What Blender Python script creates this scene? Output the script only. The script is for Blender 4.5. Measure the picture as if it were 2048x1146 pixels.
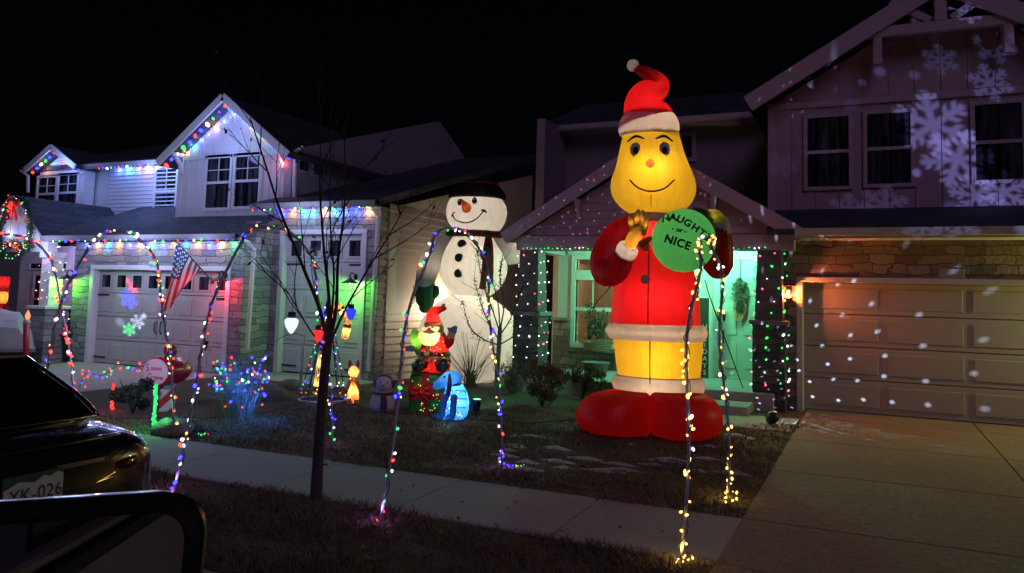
import bpy, math, random
from mathutils import Vector, Matrix
random.seed(7)
R = math.radians
for o in list(bpy.data.objects): bpy.data.objects.remove(o)
S = bpy.context.scene
COL = S.collection

# ------------------------------------------------------------------ camera, sky, night light, exposure
CAM = Vector((0, 0, 1.8))
FPX, CX, CY = 1550.0, 1024.0, 465.0
YAW, PITCH, ROLL = R(24.8), R(4.63), R(1.58)
cd = bpy.data.cameras.new('camera'); cam = bpy.data.objects.new('camera', cd); COL.objects.link(cam)
RM = Matrix.Rotation(YAW, 3, 'Z') @ Matrix.Rotation(R(90) + PITCH, 3, 'X') @ Matrix.Rotation(ROLL, 3, 'Z')
cam.matrix_world = Matrix.Translation(CAM) @ RM.to_4x4()
cd.sensor_width = 36; cd.lens = FPX / 2048 * 36; cd.shift_y = -(573 - CY) / 2048
cd.clip_start = 0.05; cd.clip_end = 3000
S.camera = cam

W = bpy.data.worlds.new('World'); S.world = W; W.use_nodes = True
nt = W.node_tree; sky = nt.nodes.new('ShaderNodeTexSky'); sky.sky_type = 'NISHITA'; sky.sun_disc = False
sky.sun_elevation = R(38); sky.sun_rotation = R(200)
nt.links.new(sky.outputs[0], nt.nodes['Background'].inputs[0]); nt.nodes['Background'].inputs[1].default_value = 0.00018

sd = bpy.data.lights.new('moonlight', 'SUN'); so = bpy.data.objects.new('moonlight', sd); COL.objects.link(so)
sd.energy = 0.25; sd.angle = R(30); sd.color = (0.72, 0.52, 1.0)
so.rotation_euler = (R(56), 0, R(32))
S.view_settings.view_transform = 'Standard'; S.view_settings.look = 'None'
S.view_settings.exposure = 0.0; S.view_settings.gamma = 1.0
S.render.engine = 'CYCLES'
S.cycles.use_denoising = True
S.cycles.sample_clamp_indirect = 1.5
S.cycles.max_bounces = 6; S.cycles.diffuse_bounces = 2; S.cycles.transparent_max_bounces = 8
S.cycles.caustics_reflective = False; S.cycles.caustics_refractive = False

# ------------------------------------------------------------------ measuring: a pixel of the photo onto a real plane
def ray(px, py): return RM @ Vector(((px - CX) / FPX, -(py - CY) / FPX, -1.0))
def PY(px, py, Y):
    d = ray(px, py); return CAM + d * (Y / d.y)
def PX(px, py, X):
    d = ray(px, py); return CAM + d * (X / d.x)
def PZ(px, py, z=0.0):
    d = ray(px, py); return CAM + d * ((z - CAM.z) / d.z)
class Frame:
    """a spot on the ground with x to the right, y away, seen from the street"""
    def __init__(s, px, py, z=0.0, L=None):
        s.L = L if L is not None else PZ(px, py, z)
        d = Vector((s.L.x, s.L.y)).normalized(); s.F = Vector((d.x, d.y, 0)); s.U = Vector((d.y, -d.x, 0))
        s.rot = math.atan2(s.U.y, s.U.x)
    def uv(s, px, py, dy=0.0):
        d = ray(px, py); t = ((s.L - CAM).dot(s.F) + dy) / d.dot(s.F); p = CAM + d * t - s.L
        return p.dot(s.U), p.z
    def p(s, px, py, dy=0.0):
        u, v = s.uv(px, py, dy); return Vector((u, dy, v))
    def rad(s, n, dy=0.0):
        return n * ((s.L - CAM).dot(s.F) + dy) / FPX / math.cos(math.atan2(s.L.x, s.L.y) + YAW) ** 0.0

# ------------------------------------------------------------------ materials
MATS = {}
def nn(m, t, **k):
    n = m.node_tree.nodes.new(t)
    for a, v in k.items(): setattr(n, a, v)
    return n
def lk(m, a, b): m.node_tree.links.new(a, b)
def mathn(m, op, a, b=None, c=None):
    n = nn(m, 'ShaderNodeMath', operation=op)
    for i, v in enumerate((a, b, c)):
        if v is None: continue
        if isinstance(v, (int, float)): n.inputs[i].default_value = v
        else: lk(m, v, n.inputs[i])
    return n.outputs[0]
def newmat(name):
    m = bpy.data.materials.new(name); m.use_nodes = True; return m, m.node_tree.nodes['Principled BSDF']
def mat(name, col, rough=0.6, var=0.15, scale=6.0, bump=0.0, bscale=40.0, metal=0.0, coat=0.0, spec=0.5):
    if name in MATS: return MATS[name]
    m, b = newmat(name)
    b.inputs['Roughness'].default_value = rough; b.inputs['Metallic'].default_value = metal
    b.inputs['Coat Weight'].default_value = coat; b.inputs['Specular IOR Level'].default_value = spec
    tc = nn(m, 'ShaderNodeTexCoord'); no = nn(m, 'ShaderNodeTexNoise'); no.inputs['Scale'].default_value = scale; no.inputs['Detail'].default_value = 6
    lk(m, tc.outputs['Object'], no.inputs['Vector'])
    mx = nn(m, 'ShaderNodeMix', data_type='RGBA'); lk(m, no.outputs['Fac'], mx.inputs[0])
    mx.inputs[6].default_value = (*[c * (1 - var) for c in col], 1); mx.inputs[7].default_value = (*[min(1, c * (1 + var)) for c in col], 1)
    lk(m, mx.outputs[2], b.inputs['Base Color'])
    if bump:
        n2 = nn(m, 'ShaderNodeTexNoise'); n2.inputs['Scale'].default_value = bscale; n2.inputs['Detail'].default_value = 4
        lk(m, tc.outputs['Object'], n2.inputs['Vector'])
        bp = nn(m, 'ShaderNodeBump'); bp.inputs['Strength'].default_value = bump; bp.inputs['Distance'].default_value = 0.02
        lk(m, n2.outputs['Fac'], bp.inputs['Height']); lk(m, bp.outputs[0], b.inputs['Normal'])
    MATS[name] = m; return m
def glow(name, col, strength, light=False):
    if name in MATS: return MATS[name]
    m = bpy.data.materials.new(name); m.use_nodes = True; m.node_tree.nodes.clear()
    e = nn(m, 'ShaderNodeEmission'); e.inputs[0].default_value = (*col, 1); e.inputs[1].default_value = strength
    o = nn(m, 'ShaderNodeOutputMaterial'); lk(m, e.outputs[0], o.inputs[0])
    if not light: m.cycles.emission_sampling = 'NONE'
    MATS[name] = m; return m
def nylon(name, col, through=0.55, var=0.28):
    """thin fabric: lamps inside shine through it"""
    if name in MATS: return MATS[name]
    m = bpy.data.materials.new(name); m.use_nodes = True; m.node_tree.nodes.clear()
    tc = nn(m, 'ShaderNodeTexCoord'); no = nn(m, 'ShaderNodeTexNoise'); no.inputs['Scale'].default_value = 2.2; no.inputs['Detail'].default_value = 5
    lk(m, tc.outputs['Object'], no.inputs['Vector'])
    bp = nn(m, 'ShaderNodeBump'); bp.inputs['Strength'].default_value = 0.8; bp.inputs['Distance'].default_value = 0.1; lk(m, no.outputs['Fac'], bp.inputs['Height'])
    mp = nn(m, 'ShaderNodeMapping'); mp.inputs['Scale'].default_value = (9, 9, 1.3); lk(m, tc.outputs['Object'], mp.inputs[0]); nb = nn(m, 'ShaderNodeTexNoise'); nb.inputs['Scale'].default_value = 1.0; nb.inputs['Detail'].default_value = 3; nb.inputs['Distortion'].default_value = .6; lk(m, mp.outputs[0], nb.inputs['Vector'])
    lk(m, mathn(m, 'ADD', no.outputs['Fac'], mathn(m, 'MULTIPLY', nb.outputs['Fac'], .35)), bp.inputs['Height'])
    mxc = nn(m, 'ShaderNodeMix', data_type='RGBA'); lk(m, nb.outputs['Fac'], mxc.inputs[0])
    mxc.inputs[6].default_value = (*[c * (1 - var) for c in col], 1); mxc.inputs[7].default_value = (*col, 1)
    d = nn(m, 'ShaderNodeBsdfDiffuse'); t = nn(m, 'ShaderNodeBsdfTranslucent'); g = nn(m, 'ShaderNodeBsdfGlossy')
    g.inputs['Roughness'].default_value = 0.45; g.inputs[0].default_value = (0.6, 0.6, 0.6, 1)
    for s in (d, t): lk(m, mxc.outputs[2], s.inputs[0]); lk(m, bp.outputs[0], s.inputs['Normal'])
    a = nn(m, 'ShaderNodeMixShader'); a.inputs[0].default_value = through; lk(m, d.outputs[0], a.inputs[1]); lk(m, t.outputs[0], a.inputs[2])
    c = nn(m, 'ShaderNodeMixShader'); c.inputs[0].default_value = 0.04; lk(m, a.outputs[0], c.inputs[1]); lk(m, g.outputs[0], c.inputs[2])
    o = nn(m, 'ShaderNodeOutputMaterial'); lk(m, c.outputs[0], o.inputs[0]); MATS[name] = m; return m
def siding(name, col, pitch=0.19, vertical=False):
    if name in MATS: return MATS[name]
    m, b = newmat(name); b.inputs['Roughness'].default_value = 0.55
    tc = nn(m, 'ShaderNodeTexCoord'); sp = nn(m, 'ShaderNodeSeparateXYZ'); lk(m, tc.outputs['Object'], sp.inputs[0])
    f = mathn(m, 'FRACT', mathn(m, 'DIVIDE', sp.outputs[2], pitch))
    h = mathn(m, 'SUBTRACT', 1.0, f)
    no = nn(m, 'ShaderNodeTexNoise'); no.inputs['Scale'].default_value = 3; no.inputs['Detail'].default_value = 8; lk(m, tc.outputs['Object'], no.inputs['Vector'])
    mx = nn(m, 'ShaderNodeMix', data_type='RGBA'); lk(m, no.outputs['Fac'], mx.inputs[0])
    mx.inputs[6].default_value = (*[c * .85 for c in col], 1); mx.inputs[7].default_value = (*[c * 1.08 for c in col], 1)
    lk(m, mx.outputs[2], b.inputs['Base Color'])
    bp = nn(m, 'ShaderNodeBump'); bp.inputs['Strength'].default_value = 1.0; bp.inputs['Distance'].default_value = 0.02
    lk(m, h, bp.inputs['Height']); lk(m, bp.outputs[0], b.inputs['Normal']); MATS[name] = m; return m
def stone(name, c1, c2, mortar, w=0.42, h=0.13):
    if name in MATS: return MATS[name]
    m, b = newmat(name); b.inputs['Roughness'].default_value = 0.85
    tc = nn(m, 'ShaderNodeTexCoord'); sp = nn(m, 'ShaderNodeSeparateXYZ'); lk(m, tc.outputs['Object'], sp.inputs[0])
    nz = nn(m, 'ShaderNodeTexNoise'); nz.inputs['Scale'].default_value = 2.5; nz.inputs['Detail'].default_value = 3; lk(m, tc.outputs['Object'], nz.inputs['Vector'])
    cb = nn(m, 'ShaderNodeCombineXYZ'); lk(m, mathn(m, 'ADD', mathn(m, 'ADD', sp.outputs[0], sp.outputs[1]), mathn(m, 'MULTIPLY', nz.outputs['Fac'], 0.5)), cb.inputs[0])
    lk(m, mathn(m, 'ADD', sp.outputs[2], mathn(m, 'MULTIPLY', nz.outputs['Fac'], 0.16)), cb.inputs[1])
    br = nn(m, 'ShaderNodeTexBrick'); lk(m, cb.outputs[0], br.inputs['Vector'])
    br.offset = 0.37; br.offset_frequency = 3; br.squash = 0.7; br.squash_frequency = 2
    br.inputs['Color1'].default_value = (*c1, 1); br.inputs['Color2'].default_value = (*c2, 1); br.inputs['Mortar'].default_value = (*mortar, 1)
    br.inputs['Scale'].default_value = 1; br.inputs['Mortar Size'].default_value = 0.009; br.inputs['Mortar Smooth'].default_value = 0.6
    br.inputs['Brick Width'].default_value = w; br.inputs['Row Height'].default_value = h; br.inputs['Bias'].default_value = -0.1
    n2 = nn(m, 'ShaderNodeTexNoise'); n2.inputs['Scale'].default_value = 14; n2.inputs['Detail'].default_value = 8; lk(m, tc.outputs['Object'], n2.inputs['Vector'])
    mx = nn(m, 'ShaderNodeMix', data_type='RGBA', blend_type='MULTIPLY'); mx.inputs[0].default_value = 0.7; lk(m, br.outputs[0], mx.inputs[6])
    cr = nn(m, 'ShaderNodeMapRange'); cr.inputs[3].default_value = 0.55; cr.inputs[4].default_value = 1.4; lk(m, n2.outputs['Fac'], cr.inputs[0]); lk(m, cr.outputs[0], mx.inputs[7])
    lk(m, mx.outputs[2], b.inputs['Base Color'])
    hh = mathn(m, 'ADD', mathn(m, 'MULTIPLY', br.outputs['Fac'], -1.0), mathn(m, 'MULTIPLY', n2.outputs['Fac'], 0.8))
    bp = nn(m, 'ShaderNodeBump'); bp.inputs['Strength'].default_value = 0.9; bp.inputs['Distance'].default_value = 0.03
    lk(m, hh, bp.inputs['Height']); lk(m, bp.outputs[0], b.inputs['Normal']); MATS[name] = m; return m
def shingle(name, col):
    if name in MATS: return MATS[name]
    m, b = newmat(name); b.inputs['Roughness'].default_value = 0.8
    tc = nn(m, 'ShaderNodeTexCoord'); sp = nn(m, 'ShaderNodeSeparateXYZ'); lk(m, tc.outputs['Object'], sp.inputs[0])
    cb = nn(m, 'ShaderNodeCombineXYZ'); lk(m, mathn(m, 'ADD', sp.outputs[0], mathn(m, 'MULTIPLY', sp.outputs[1], 0.6)), cb.inputs[0]); lk(m, mathn(m, 'MULTIPLY', sp.outputs[2], 2.4), cb.inputs[1])
    br = nn(m, 'ShaderNodeTexBrick'); lk(m, cb.outputs[0], br.inputs['Vector']); br.inputs['Scale'].default_value = 1
    br.inputs['Brick Width'].default_value = 0.3; br.inputs['Row Height'].default_value = 0.14; br.inputs['Mortar Size'].default_value = 0.008
    br.inputs['Color1'].default_value = (*[c * .7 for c in col], 1); br.inputs['Color2'].default_value = (*[c * 1.4 for c in col], 1); br.inputs['Mortar'].default_value = (*[c * .25 for c in col], 1)
    lk(m, br.outputs[0], b.inputs['Base Color'])
    bp = nn(m, 'ShaderNodeBump'); bp.inputs['Strength'].default_value = 0.6; bp.inputs['Distance'].default_value = 0.02; lk(m, mathn(m, 'MULTIPLY', br.outputs['Fac'], -1.0), bp.inputs['Height']); lk(m, bp.outputs[0], b.inputs['Normal'])
    MATS[name] = m; return m
def ground(name, ca, cb_, cc, sa=1.3, sb=30.0, bump=0.6):
    if name in MATS: return MATS[name]
    m, b = newmat(name); b.inputs['Roughness'].default_value = 0.95
    tc = nn(m, 'ShaderNodeTexCoord')
    n1 = nn(m, 'ShaderNodeTexNoise'); n1.inputs['Scale'].default_value = sa; n1.inputs['Detail'].default_value = 7; lk(m, tc.outputs['Object'], n1.inputs['Vector'])
    n2 = nn(m, 'ShaderNodeTexNoise'); n2.inputs['Scale'].default_value = sb; n2.inputs['Detail'].default_value = 6; lk(m, tc.outputs['Object'], n2.inputs['Vector'])
    m1 = nn(m, 'ShaderNodeMix', data_type='RGBA'); lk(m, n1.outputs['Fac'], m1.inputs[0]); m1.inputs[6].default_value = (*ca, 1); m1.inputs[7].default_value = (*cb_, 1)
    m2 = nn(m, 'ShaderNodeMix', data_type='RGBA'); mr = nn(m, 'ShaderNodeMapRange'); mr.inputs[1].default_value = .45; mr.inputs[2].default_value = .75; lk(m, n2.outputs['Fac'], mr.inputs[0])
    lk(m, mr.outputs[0], m2.inputs[0]); lk(m, m1.outputs[2], m2.inputs[6]); m2.inputs[7].default_value = (*cc, 1); lk(m, m2.outputs[2], b.inputs['Base Color'])
    bp = nn(m, 'ShaderNodeBump'); bp.inputs['Strength'].default_value = bump; bp.inputs['Distance'].default_value = 0.03; lk(m, n2.outputs['Fac'], bp.inputs['Height']); lk(m, bp.outputs[0], b.inputs['Normal'])
    MATS[name] = m; return m

# ------------------------------------------------------------------ mesh building
def cat_rom(pts, sub):
    if len(pts) < 3 or sub <= 1: return [tuple(p) for p in pts]
    out = []; n = len(pts)
    for i in range(n - 1):
        p0, p1, p2, p3 = pts[max(i - 1, 0)], pts[i], pts[i + 1], pts[min(i + 2, n - 1)]
        for k in range(sub):
            t = k / sub
            out.append(tuple(.5 * (2 * b + (c - a) * t + (2 * a - 5 * b + 4 * c - d) * t * t + (3 * b - a - 3 * c + d) * t ** 3) for a, b, c, d in zip(p0, p1, p2, p3)))
    out.append(tuple(pts[-1])); return out
class MB:
    def __init__(s): s.v = []; s.f = []; s.m = []
    def add(s, vs, fs, mi=0):
        k = len(s.v); s.v += [Vector(v) for v in vs]; s.f += [tuple(i + k for i in f) for f in fs]; s.m += [mi] * len(fs); return s
    def box(s, a, b, mi=0, mtx=None):
        x0, y0, z0 = a; x1, y1, z1 = b
        vs = [Vector(p) for p in ((x0, y0, z0), (x1, y0, z0), (x1, y1, z0), (x0, y1, z0), (x0, y0, z1), (x1, y0, z1), (x1, y1, z1), (x0, y1, z1))]
        if mtx: vs = [mtx @ v for v in vs]
        return s.add(vs, ((3, 2, 1, 0), (4, 5, 6, 7), (0, 1, 5, 4), (1, 2, 6, 5), (2, 3, 7, 6), (3, 0, 4, 7)), mi)
    def prism(s, poly, ext, mi=0):
        n = len(poly); e = Vector(ext); vs = [Vector(p) for p in poly] + [Vector(p) + e for p in poly]
        return s.add(vs, [tuple(range(n))[::-1], tuple(range(n, 2 * n))] + [(i, (i + 1) % n, n + (i + 1) % n, n + i) for i in range(n)], mi)
    def bar(s, a, b, w, h=None, up=(0, 0, 1), mi=0):
        h = h or w; a = Vector(a); b = Vector(b); t = (b - a).normalized(); u = Vector(up)
        if abs(t.dot(u)) > .98: u = Vector((0, 1, 0))
        r = t.cross(u).normalized(); q = r.cross(t)
        c = [r * w / 2 + q * h / 2, -r * w / 2 + q * h / 2, -r * w / 2 - q * h / 2, r * w / 2 - q * h / 2]
        return s.add([a + k for k in c] + [b + k for k in c], ((3, 2, 1, 0), (4, 5, 6, 7), (0, 1, 5, 4), (1, 2, 6, 5), (2, 3, 7, 6), (3, 0, 4, 7)), mi)
    def tube(s, path, rad, seg=8, sub=1, round_ends=False, mi=0, flat=1.0):
        if isinstance(rad, (int, float)): rad = [rad] * len(path)
        q = cat_rom([(*p, r) for p, r in zip(path, rad)], sub)
        pts = [Vector(p[:3]) for p in q]; rs = [max(p[3], 1e-4) for p in q]
        if round_ends:
            for end in ((1,) if round_ends == 'end' else () if round_ends == 'open' else (0, 1)):
                if end: a, d, r = pts[-1], (pts[-1] - pts[-2]).normalized(), rs[-1]
                else: a, d, r = pts[0], (pts[0] - pts[1]).normalized(), rs[0]
                ex = [(a + d * r * math.sin(t), r * math.cos(t)) for t in (.35, .7, 1.05, 1.35, 1.56)]
                if end: pts += [e[0] for e in ex]; rs += [e[1] for e in ex]
                else: pts = [e[0] for e in ex[::-1]] + pts; rs = [e[1] for e in ex[::-1]] + rs
        n = len(pts); vs = []; r0 = None
        for i in range(n):
            t = (pts[min(i + 1, n - 1)] - pts[max(i - 1, 0)]).normalized()
            if r0 is None: r0 = t.cross(Vector((0, 0, 1)) if abs(t.z) < .9 else Vector((0, 1, 0))).normalized()
            r0 = (r0 - t * r0.dot(t)).normalized(); b = t.cross(r0)
            for k in range(seg):
                a = 2 * math.pi * k / seg; vs.append(pts[i] + r0 * math.cos(a) * rs[i] + b * math.sin(a) * rs[i] * flat)
        fs = [(i * seg + k, i * seg + (k + 1) % seg, (i + 1) * seg + (k + 1) % seg, (i + 1) * seg + k) for i in range(n - 1) for k in range(seg)]
        fs += ([] if round_ends in ('end', 'open') else [tuple(range(seg))[::-1]]) + ([] if round_ends == 'open' else [tuple(range((n - 1) * seg, n * seg))])
        return s.add(vs, fs, mi)
    def stack(s, rows, ratio=1.0, seg=32, sub=4, dy=0.0, mi=0, caps=True):
        """rows (v, uL, uR): ellipses one above another, full depth"""
        q = cat_rom(rows, sub); vs = []
        for v, a, b in q:
            c = (a + b) / 2; r = max(abs(b - a) / 2, 1e-3)
            for k in range(seg):
                t = 2 * math.pi * k / seg; vs.append(Vector((c + r * math.cos(t), dy + r * ratio * math.sin(t), v)))
        n = len(q)
        fs = [(i * seg + k, i * seg + (k + 1) % seg, (i + 1) * seg + (k + 1) % seg, (i + 1) * seg + k) for i in range(n - 1) for k in range(seg)]
        if caps: fs += [tuple(range(seg))[::-1], tuple(range((n - 1) * seg, n * seg))]
        return s.add(vs, fs, mi)
    def ball(s, c, r, seg=16, rings=10, mi=0, mtx=None):
        if isinstance(r, (int, float)): r = (r, r, r)
        vs = []
        for i in range(rings + 1):
            ph = math.pi * i / rings; sn = max(math.sin(ph), 1e-3)
            for k in range(seg):
                t = 2 * math.pi * k / seg; p = Vector((r[0] * sn * math.cos(t), r[1] * sn * math.sin(t), -r[2] * math.cos(ph)))
                if mtx: p = mtx @ p
                vs.append(Vector(c) + p)
        fs = [(i * seg + k, i * seg + (k + 1) % seg, (i + 1) * seg + (k + 1) % seg, (i + 1) * seg + k) for i in range(rings) for k in range(seg)]
        return s.add(vs, fs, mi)
    def laps(s, p0, p1, z0, z1, out, pitch=.18, lim=None):
        """lapped boards between two points of a wall, each board 2 cm proud at its lower edge"""
        p0, p1, out = Vector(p0), Vector(p1), Vector(out); z = z0
        while z < z1 - .02:
            zt = min(z + pitch, z1); a, b = (0, 1) if lim is None else lim(z); c, d = (0, 1) if lim is None else lim(zt)
            if b - a > .01:
                q = lambda t, zz, o: p0.lerp(p1, t) * 1.0 + out * o + Vector((0, 0, zz - p0.z))
                s.add([q(a, z, .024), q(b, z, .024), q(d, zt, .003), q(c, zt, .003), q(a, z, 0), q(b, z, 0)], [(0, 1, 2, 3), (4, 5, 1, 0)])
            z += pitch
        return s
    def lathe(s, c, prof, seg=20, mi=0):
        return s.stack([(c[2] + z, c[0] - r, c[0] + r) for z, r in prof], 1.0, seg, 1, c[1], mi)
    def torus(s, c, ra, rb, r, seg=40, mi=0, axis='z', rs=8):
        vs = []
        for i in range(seg):
            a = 2 * math.pi * i / seg
            for k in range(rs):
                b = 2 * math.pi * k / rs; x = (ra + r * math.cos(b)) * math.cos(a); y = (rb + r * math.cos(b)) * math.sin(a); z = r * math.sin(b)
                vs.append(Vector(c) + (Vector((x, y, z)) if axis == 'z' else Vector((x, z, y))))
        fs = [(i * rs + k, ((i + 1) % seg) * rs + k, ((i + 1) % seg) * rs + (k + 1) % rs, i * rs + (k + 1) % rs) for i in range(seg) for k in range(rs)]
        return s.add(vs, fs, mi)
    def build(s, name, material, parent=None, world=False, smooth=False, bevel=0.0, subd=0):
        me = bpy.data.meshes.new(name)
        vs = s.v
        if parent is not None and world:
            inv = WM[parent.name].inverted(); vs = [inv @ v for v in vs]
        me.from_pydata([tuple(v) for v in vs], [], s.f)
        ms = material if isinstance(material, (list, tuple)) else [material]
        for x in ms: me.materials.append(x)
        if len(ms) > 1: me.polygons.foreach_set('material_index', s.m)
        if smooth: me.polygons.foreach_set('use_smooth', [True] * len(me.polygons))
        me.update()
        import bmesh
        b = bmesh.new(); b.from_mesh(me); bmesh.ops.recalc_face_normals(b, faces=b.faces); b.to_mesh(me); b.free()
        o = bpy.data.objects.new(name, me); COL.objects.link(o)
        if parent is not None: o.parent = parent
        WM[o.name] = WM[parent.name] if parent is not None else Matrix()
        if bevel:
            bv = o.modifiers.new('bevel', 'BEVEL'); bv.width = bevel; bv.segments = 2; bv.limit_method = 'ANGLE'
        if subd:
            sb = o.modifiers.new('subdivision', 'SUBSURF'); sb.levels = subd; sb.render_levels = subd
        return o
WM = {}
def tag(o, label, cat, group=None, kind=None):
    if label: o['label'] = label
    if cat: o['category'] = cat
    if group: o['group'] = group
    if kind: o['kind'] = kind
    return o
def thing(name, label, cat, loc=(0, 0, 0), rot=0.0, group=None):
    o = bpy.data.objects.new(name, None); COL.objects.link(o); o.location = loc; o.rotation_euler = (0, 0, rot); o.empty_display_size = .2
    WM[o.name] = Matrix.Translation(Vector(loc)) @ Matrix.Rotation(rot, 4, 'Z')
    return tag(o, label, cat, group)
def structure(name, mb, m, **k): return tag(mb.build(name, m, **k), None, None, None, 'structure')
def lamp(name, loc, col, power, parent=None, world=True, radius=0.03):
    l = bpy.data.lights.new(name, 'POINT'); l.color = col; l.energy = power; l.shadow_soft_size = radius
    o = bpy.data.objects.new(name, l); COL.objects.link(o); p = Vector(loc)
    if parent is not None:
        o.parent = parent
        if world: p = WM[parent.name].inverted() @ p
    o.location = p; return o
def text_mesh(body, size, spacing=1.0, shear=0.0, extrude=0.0, bold=0.0):
    cu = bpy.data.curves.new('lettering', 'FONT'); cu.body = body; cu.size = size; cu.align_x = 'CENTER'; cu.align_y = 'CENTER'
    cu.space_character = spacing; cu.shear = shear; cu.resolution_u = 3; cu.extrude = extrude; cu.offset = bold
    o = bpy.data.objects.new('lettering', cu); COL.objects.link(o)
    dg = bpy.context.evaluated_depsgraph_get(); me = o.evaluated_get(dg).to_mesh()
    vs = [v.co.copy() for v in me.vertices]; fs = [tuple(p.vertices) for p in me.polygons]
    o.evaluated_get(dg).to_mesh_clear(); bpy.data.objects.remove(o); bpy.data.curves.remove(cu); return vs, fs
def stroke_text(mb, body, size, fn, **k):
    vs, fs = text_mesh(body, size, **k); mb.add([fn(v) for v in vs], fs)

RED, GREEN, BLUE, WARM, WHITE, TEAL = (1, .05, .03), (.03, .85, .12), (.05, .05, 1), (1, .5, .12), (.95, .95, 1), (.05, .6, .75)
BULB = {}
def bulb_mesh(kind):
    if kind in BULB: return BULB[kind]
    col, st = {'red': (RED, 4), 'green': (GREEN, 3.2), 'blue': ((.035, .035, 1), 6), 'warm': (WARM, 4.5), 'white': (WHITE, 3.0), 'pink': ((1, .12, .2), 3.5), 'yellow': ((1, .6, .1), 3)}[kind]
    b = MB(); b.ball((0, 0, 0), (1, 1, 1.5), 8, 6); me = bpy.data.meshes.new('bulb')
    me.from_pydata([tuple(v) for v in b.v], [], b.f); me.materials.append(glow('bulb_' + kind, col, st)); me.polygons.foreach_set('use_smooth', [True] * len(me.polygons)); BULB[kind] = me; return me
def bulb(parent, loc, kind, r=0.012):
    o = bpy.data.objects.new('bulb', bulb_mesh(kind)); COL.objects.link(o); o.parent = parent; o.location = loc; r *= .74 * random.uniform(.62, 1.12); o.scale = (r, r, r)
    o.rotation_euler = (random.uniform(-1.2, 1.2), random.uniform(-1.2, 1.2), 0); return o
MULTI = ['red', 'blue', 'white', 'blue', 'green', 'warm', 'blue', 'red', 'white', 'green']
def along(path, n, a=0.0, b=1.0):
    path = [Vector(p) for p in path]; ls = [0]
    for p, q in zip(path, path[1:]): ls.append(ls[-1] + (q - p).length)
    out = []; j = 0
    for i in range(n):
        t = (a + (b - a) * (i + .5) / n) * ls[-1]
        while j < len(ls) - 2 and ls[j + 1] < t: j += 1
        out.append(path[j].lerp(path[j + 1], (t - ls[j]) / max(ls[j + 1] - ls[j], 1e-6)))
    return out
def light_string(label, path, n, kinds=MULTI, r=0.014, group='strings of holiday lights', jit=0.012, wire=0.005, name='string_lights', rnd=True):
    base = Vector(path[0]); t = thing(name, label, 'string lights', base, 0, group)
    w = MB(); w.tube([Vector(p) - base for p in path], wire, 5); w.build('wire', mat('wire_green', (.02, .03, .025)), t)
    for i, p in enumerate(along(path, n)):
        k = random.choice(kinds) if rnd else kinds[i % len(kinds)]
        bulb(t, p - base + Vector((random.uniform(-jit, jit), random.uniform(-jit, jit) - wire, random.uniform(-jit, jit))), k, r * random.uniform(.85, 1.15))
    return t
# ------------------------------------------------------------------ shared materials
concrete = ground('concrete', (.33, .31, .29), (.42, .39, .36), (.27, .25, .23), 1.2, 30, .3); drive_m = ground('driveway_concrete', (.2, .14, .11), (.34, .25, .2), (.15, .11, .09), .9, 22, .35)
walk_m = ground('sidewalk_concrete', (.34, .33, .33), (.42, .41, .4), (.29, .28, .28), 2.0, 45, .25)
turf = ground('dry_turf', (.10, .075, .045), (.17, .13, .085), (.055, .04, .025), 1.1, 26, 1.0)
mulch = ground('bark_mulch', (.06, .04, .03), (.1, .07, .05), (.03, .02, .015), 3, 40, 1.0)
asphalt = ground('asphalt', (.04, .04, .042), (.06, .06, .06), (.03, .03, .03), 3, 120, .5)
white_paint = mat('white_trim', (.72, .72, .72), .5, .06)
dark_glass, b_ = newmat('window_glass'); MATS['window_glass'] = dark_glass; b_.inputs['Roughness'].default_value = .07; m = dark_glass
tc = nn(m, 'ShaderNodeTexCoord'); mp = nn(m, 'ShaderNodeMapping'); mp.inputs['Scale'].default_value = (5, 5, .5); lk(m, tc.outputs['Object'], mp.inputs[0]); no = nn(m, 'ShaderNodeTexNoise'); no.inputs['Scale'].default_value = 1.5; no.inputs['Detail'].default_value = 4; lk(m, mp.outputs[0], no.inputs['Vector'])
cr = nn(m, 'ShaderNodeValToRGB'); cr.color_ramp.elements[0].position = .42; cr.color_ramp.elements[0].color = (.008, .008, .012, 1); cr.color_ramp.elements[1].position = .75; cr.color_ramp.elements[1].color = (.09, .09, .12, 1); lk(m, no.outputs['Fac'], cr.inputs[0]); lk(m, cr.outputs[0], b_.inputs['Base Color'])
curtain = mat('curtain_cloth', (.2, .2, .24), .8, .3, 12)
roof_dark = shingle('roof_shingle', (.045, .05, .06))
black_metal = mat('black_metal', (.015, .015, .016), .45)
grey_metal = mat('grey_metal', (.3, .3, .33), .4, metal=.8)
white_siding = siding('white_lap_siding', (.66, .66, .68))
white_board = mat('white_board', (.68, .68, .70), .55, .08, 3)
beige_siding = siding('beige_side_siding', (.5, .45, .38), .16)
mauve_siding = siding('mauve_siding', (.30, .235, .26), .2)
mauve_board = mat('mauve_board', (.42, .30, .36), .6, .12, 3)
mauve_trim = mat('mauve_trim', (.46, .35, .40), .55, .08)
cream_trim = mat('cream_trim', (.6, .55, .42), .5, .08)
porch_paint = siding('porch_siding', (.55, .57, .5), .2)
stone_grey = stone('grey_ledge_stone', (.20, .20, .21), (.42, .41, .42), (.1, .1, .1), .5, .14)
stone_brown = stone('brown_ledge_stone', (.16, .12, .085), (.36, .28, .2), (.09, .075, .06), .42, .15)
stone_dark = stone('dark_pier_stone', (.05, .045, .05), (.12, .11, .12), (.03, .03, .03), .5, .13)
door_paint = mat('garage_door_paint', (.52, .50, .47), .5, .06, 2)
tan_door = mat('tan_garage_door', (.40, .36, .30), .5, .06, 2)

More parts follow.
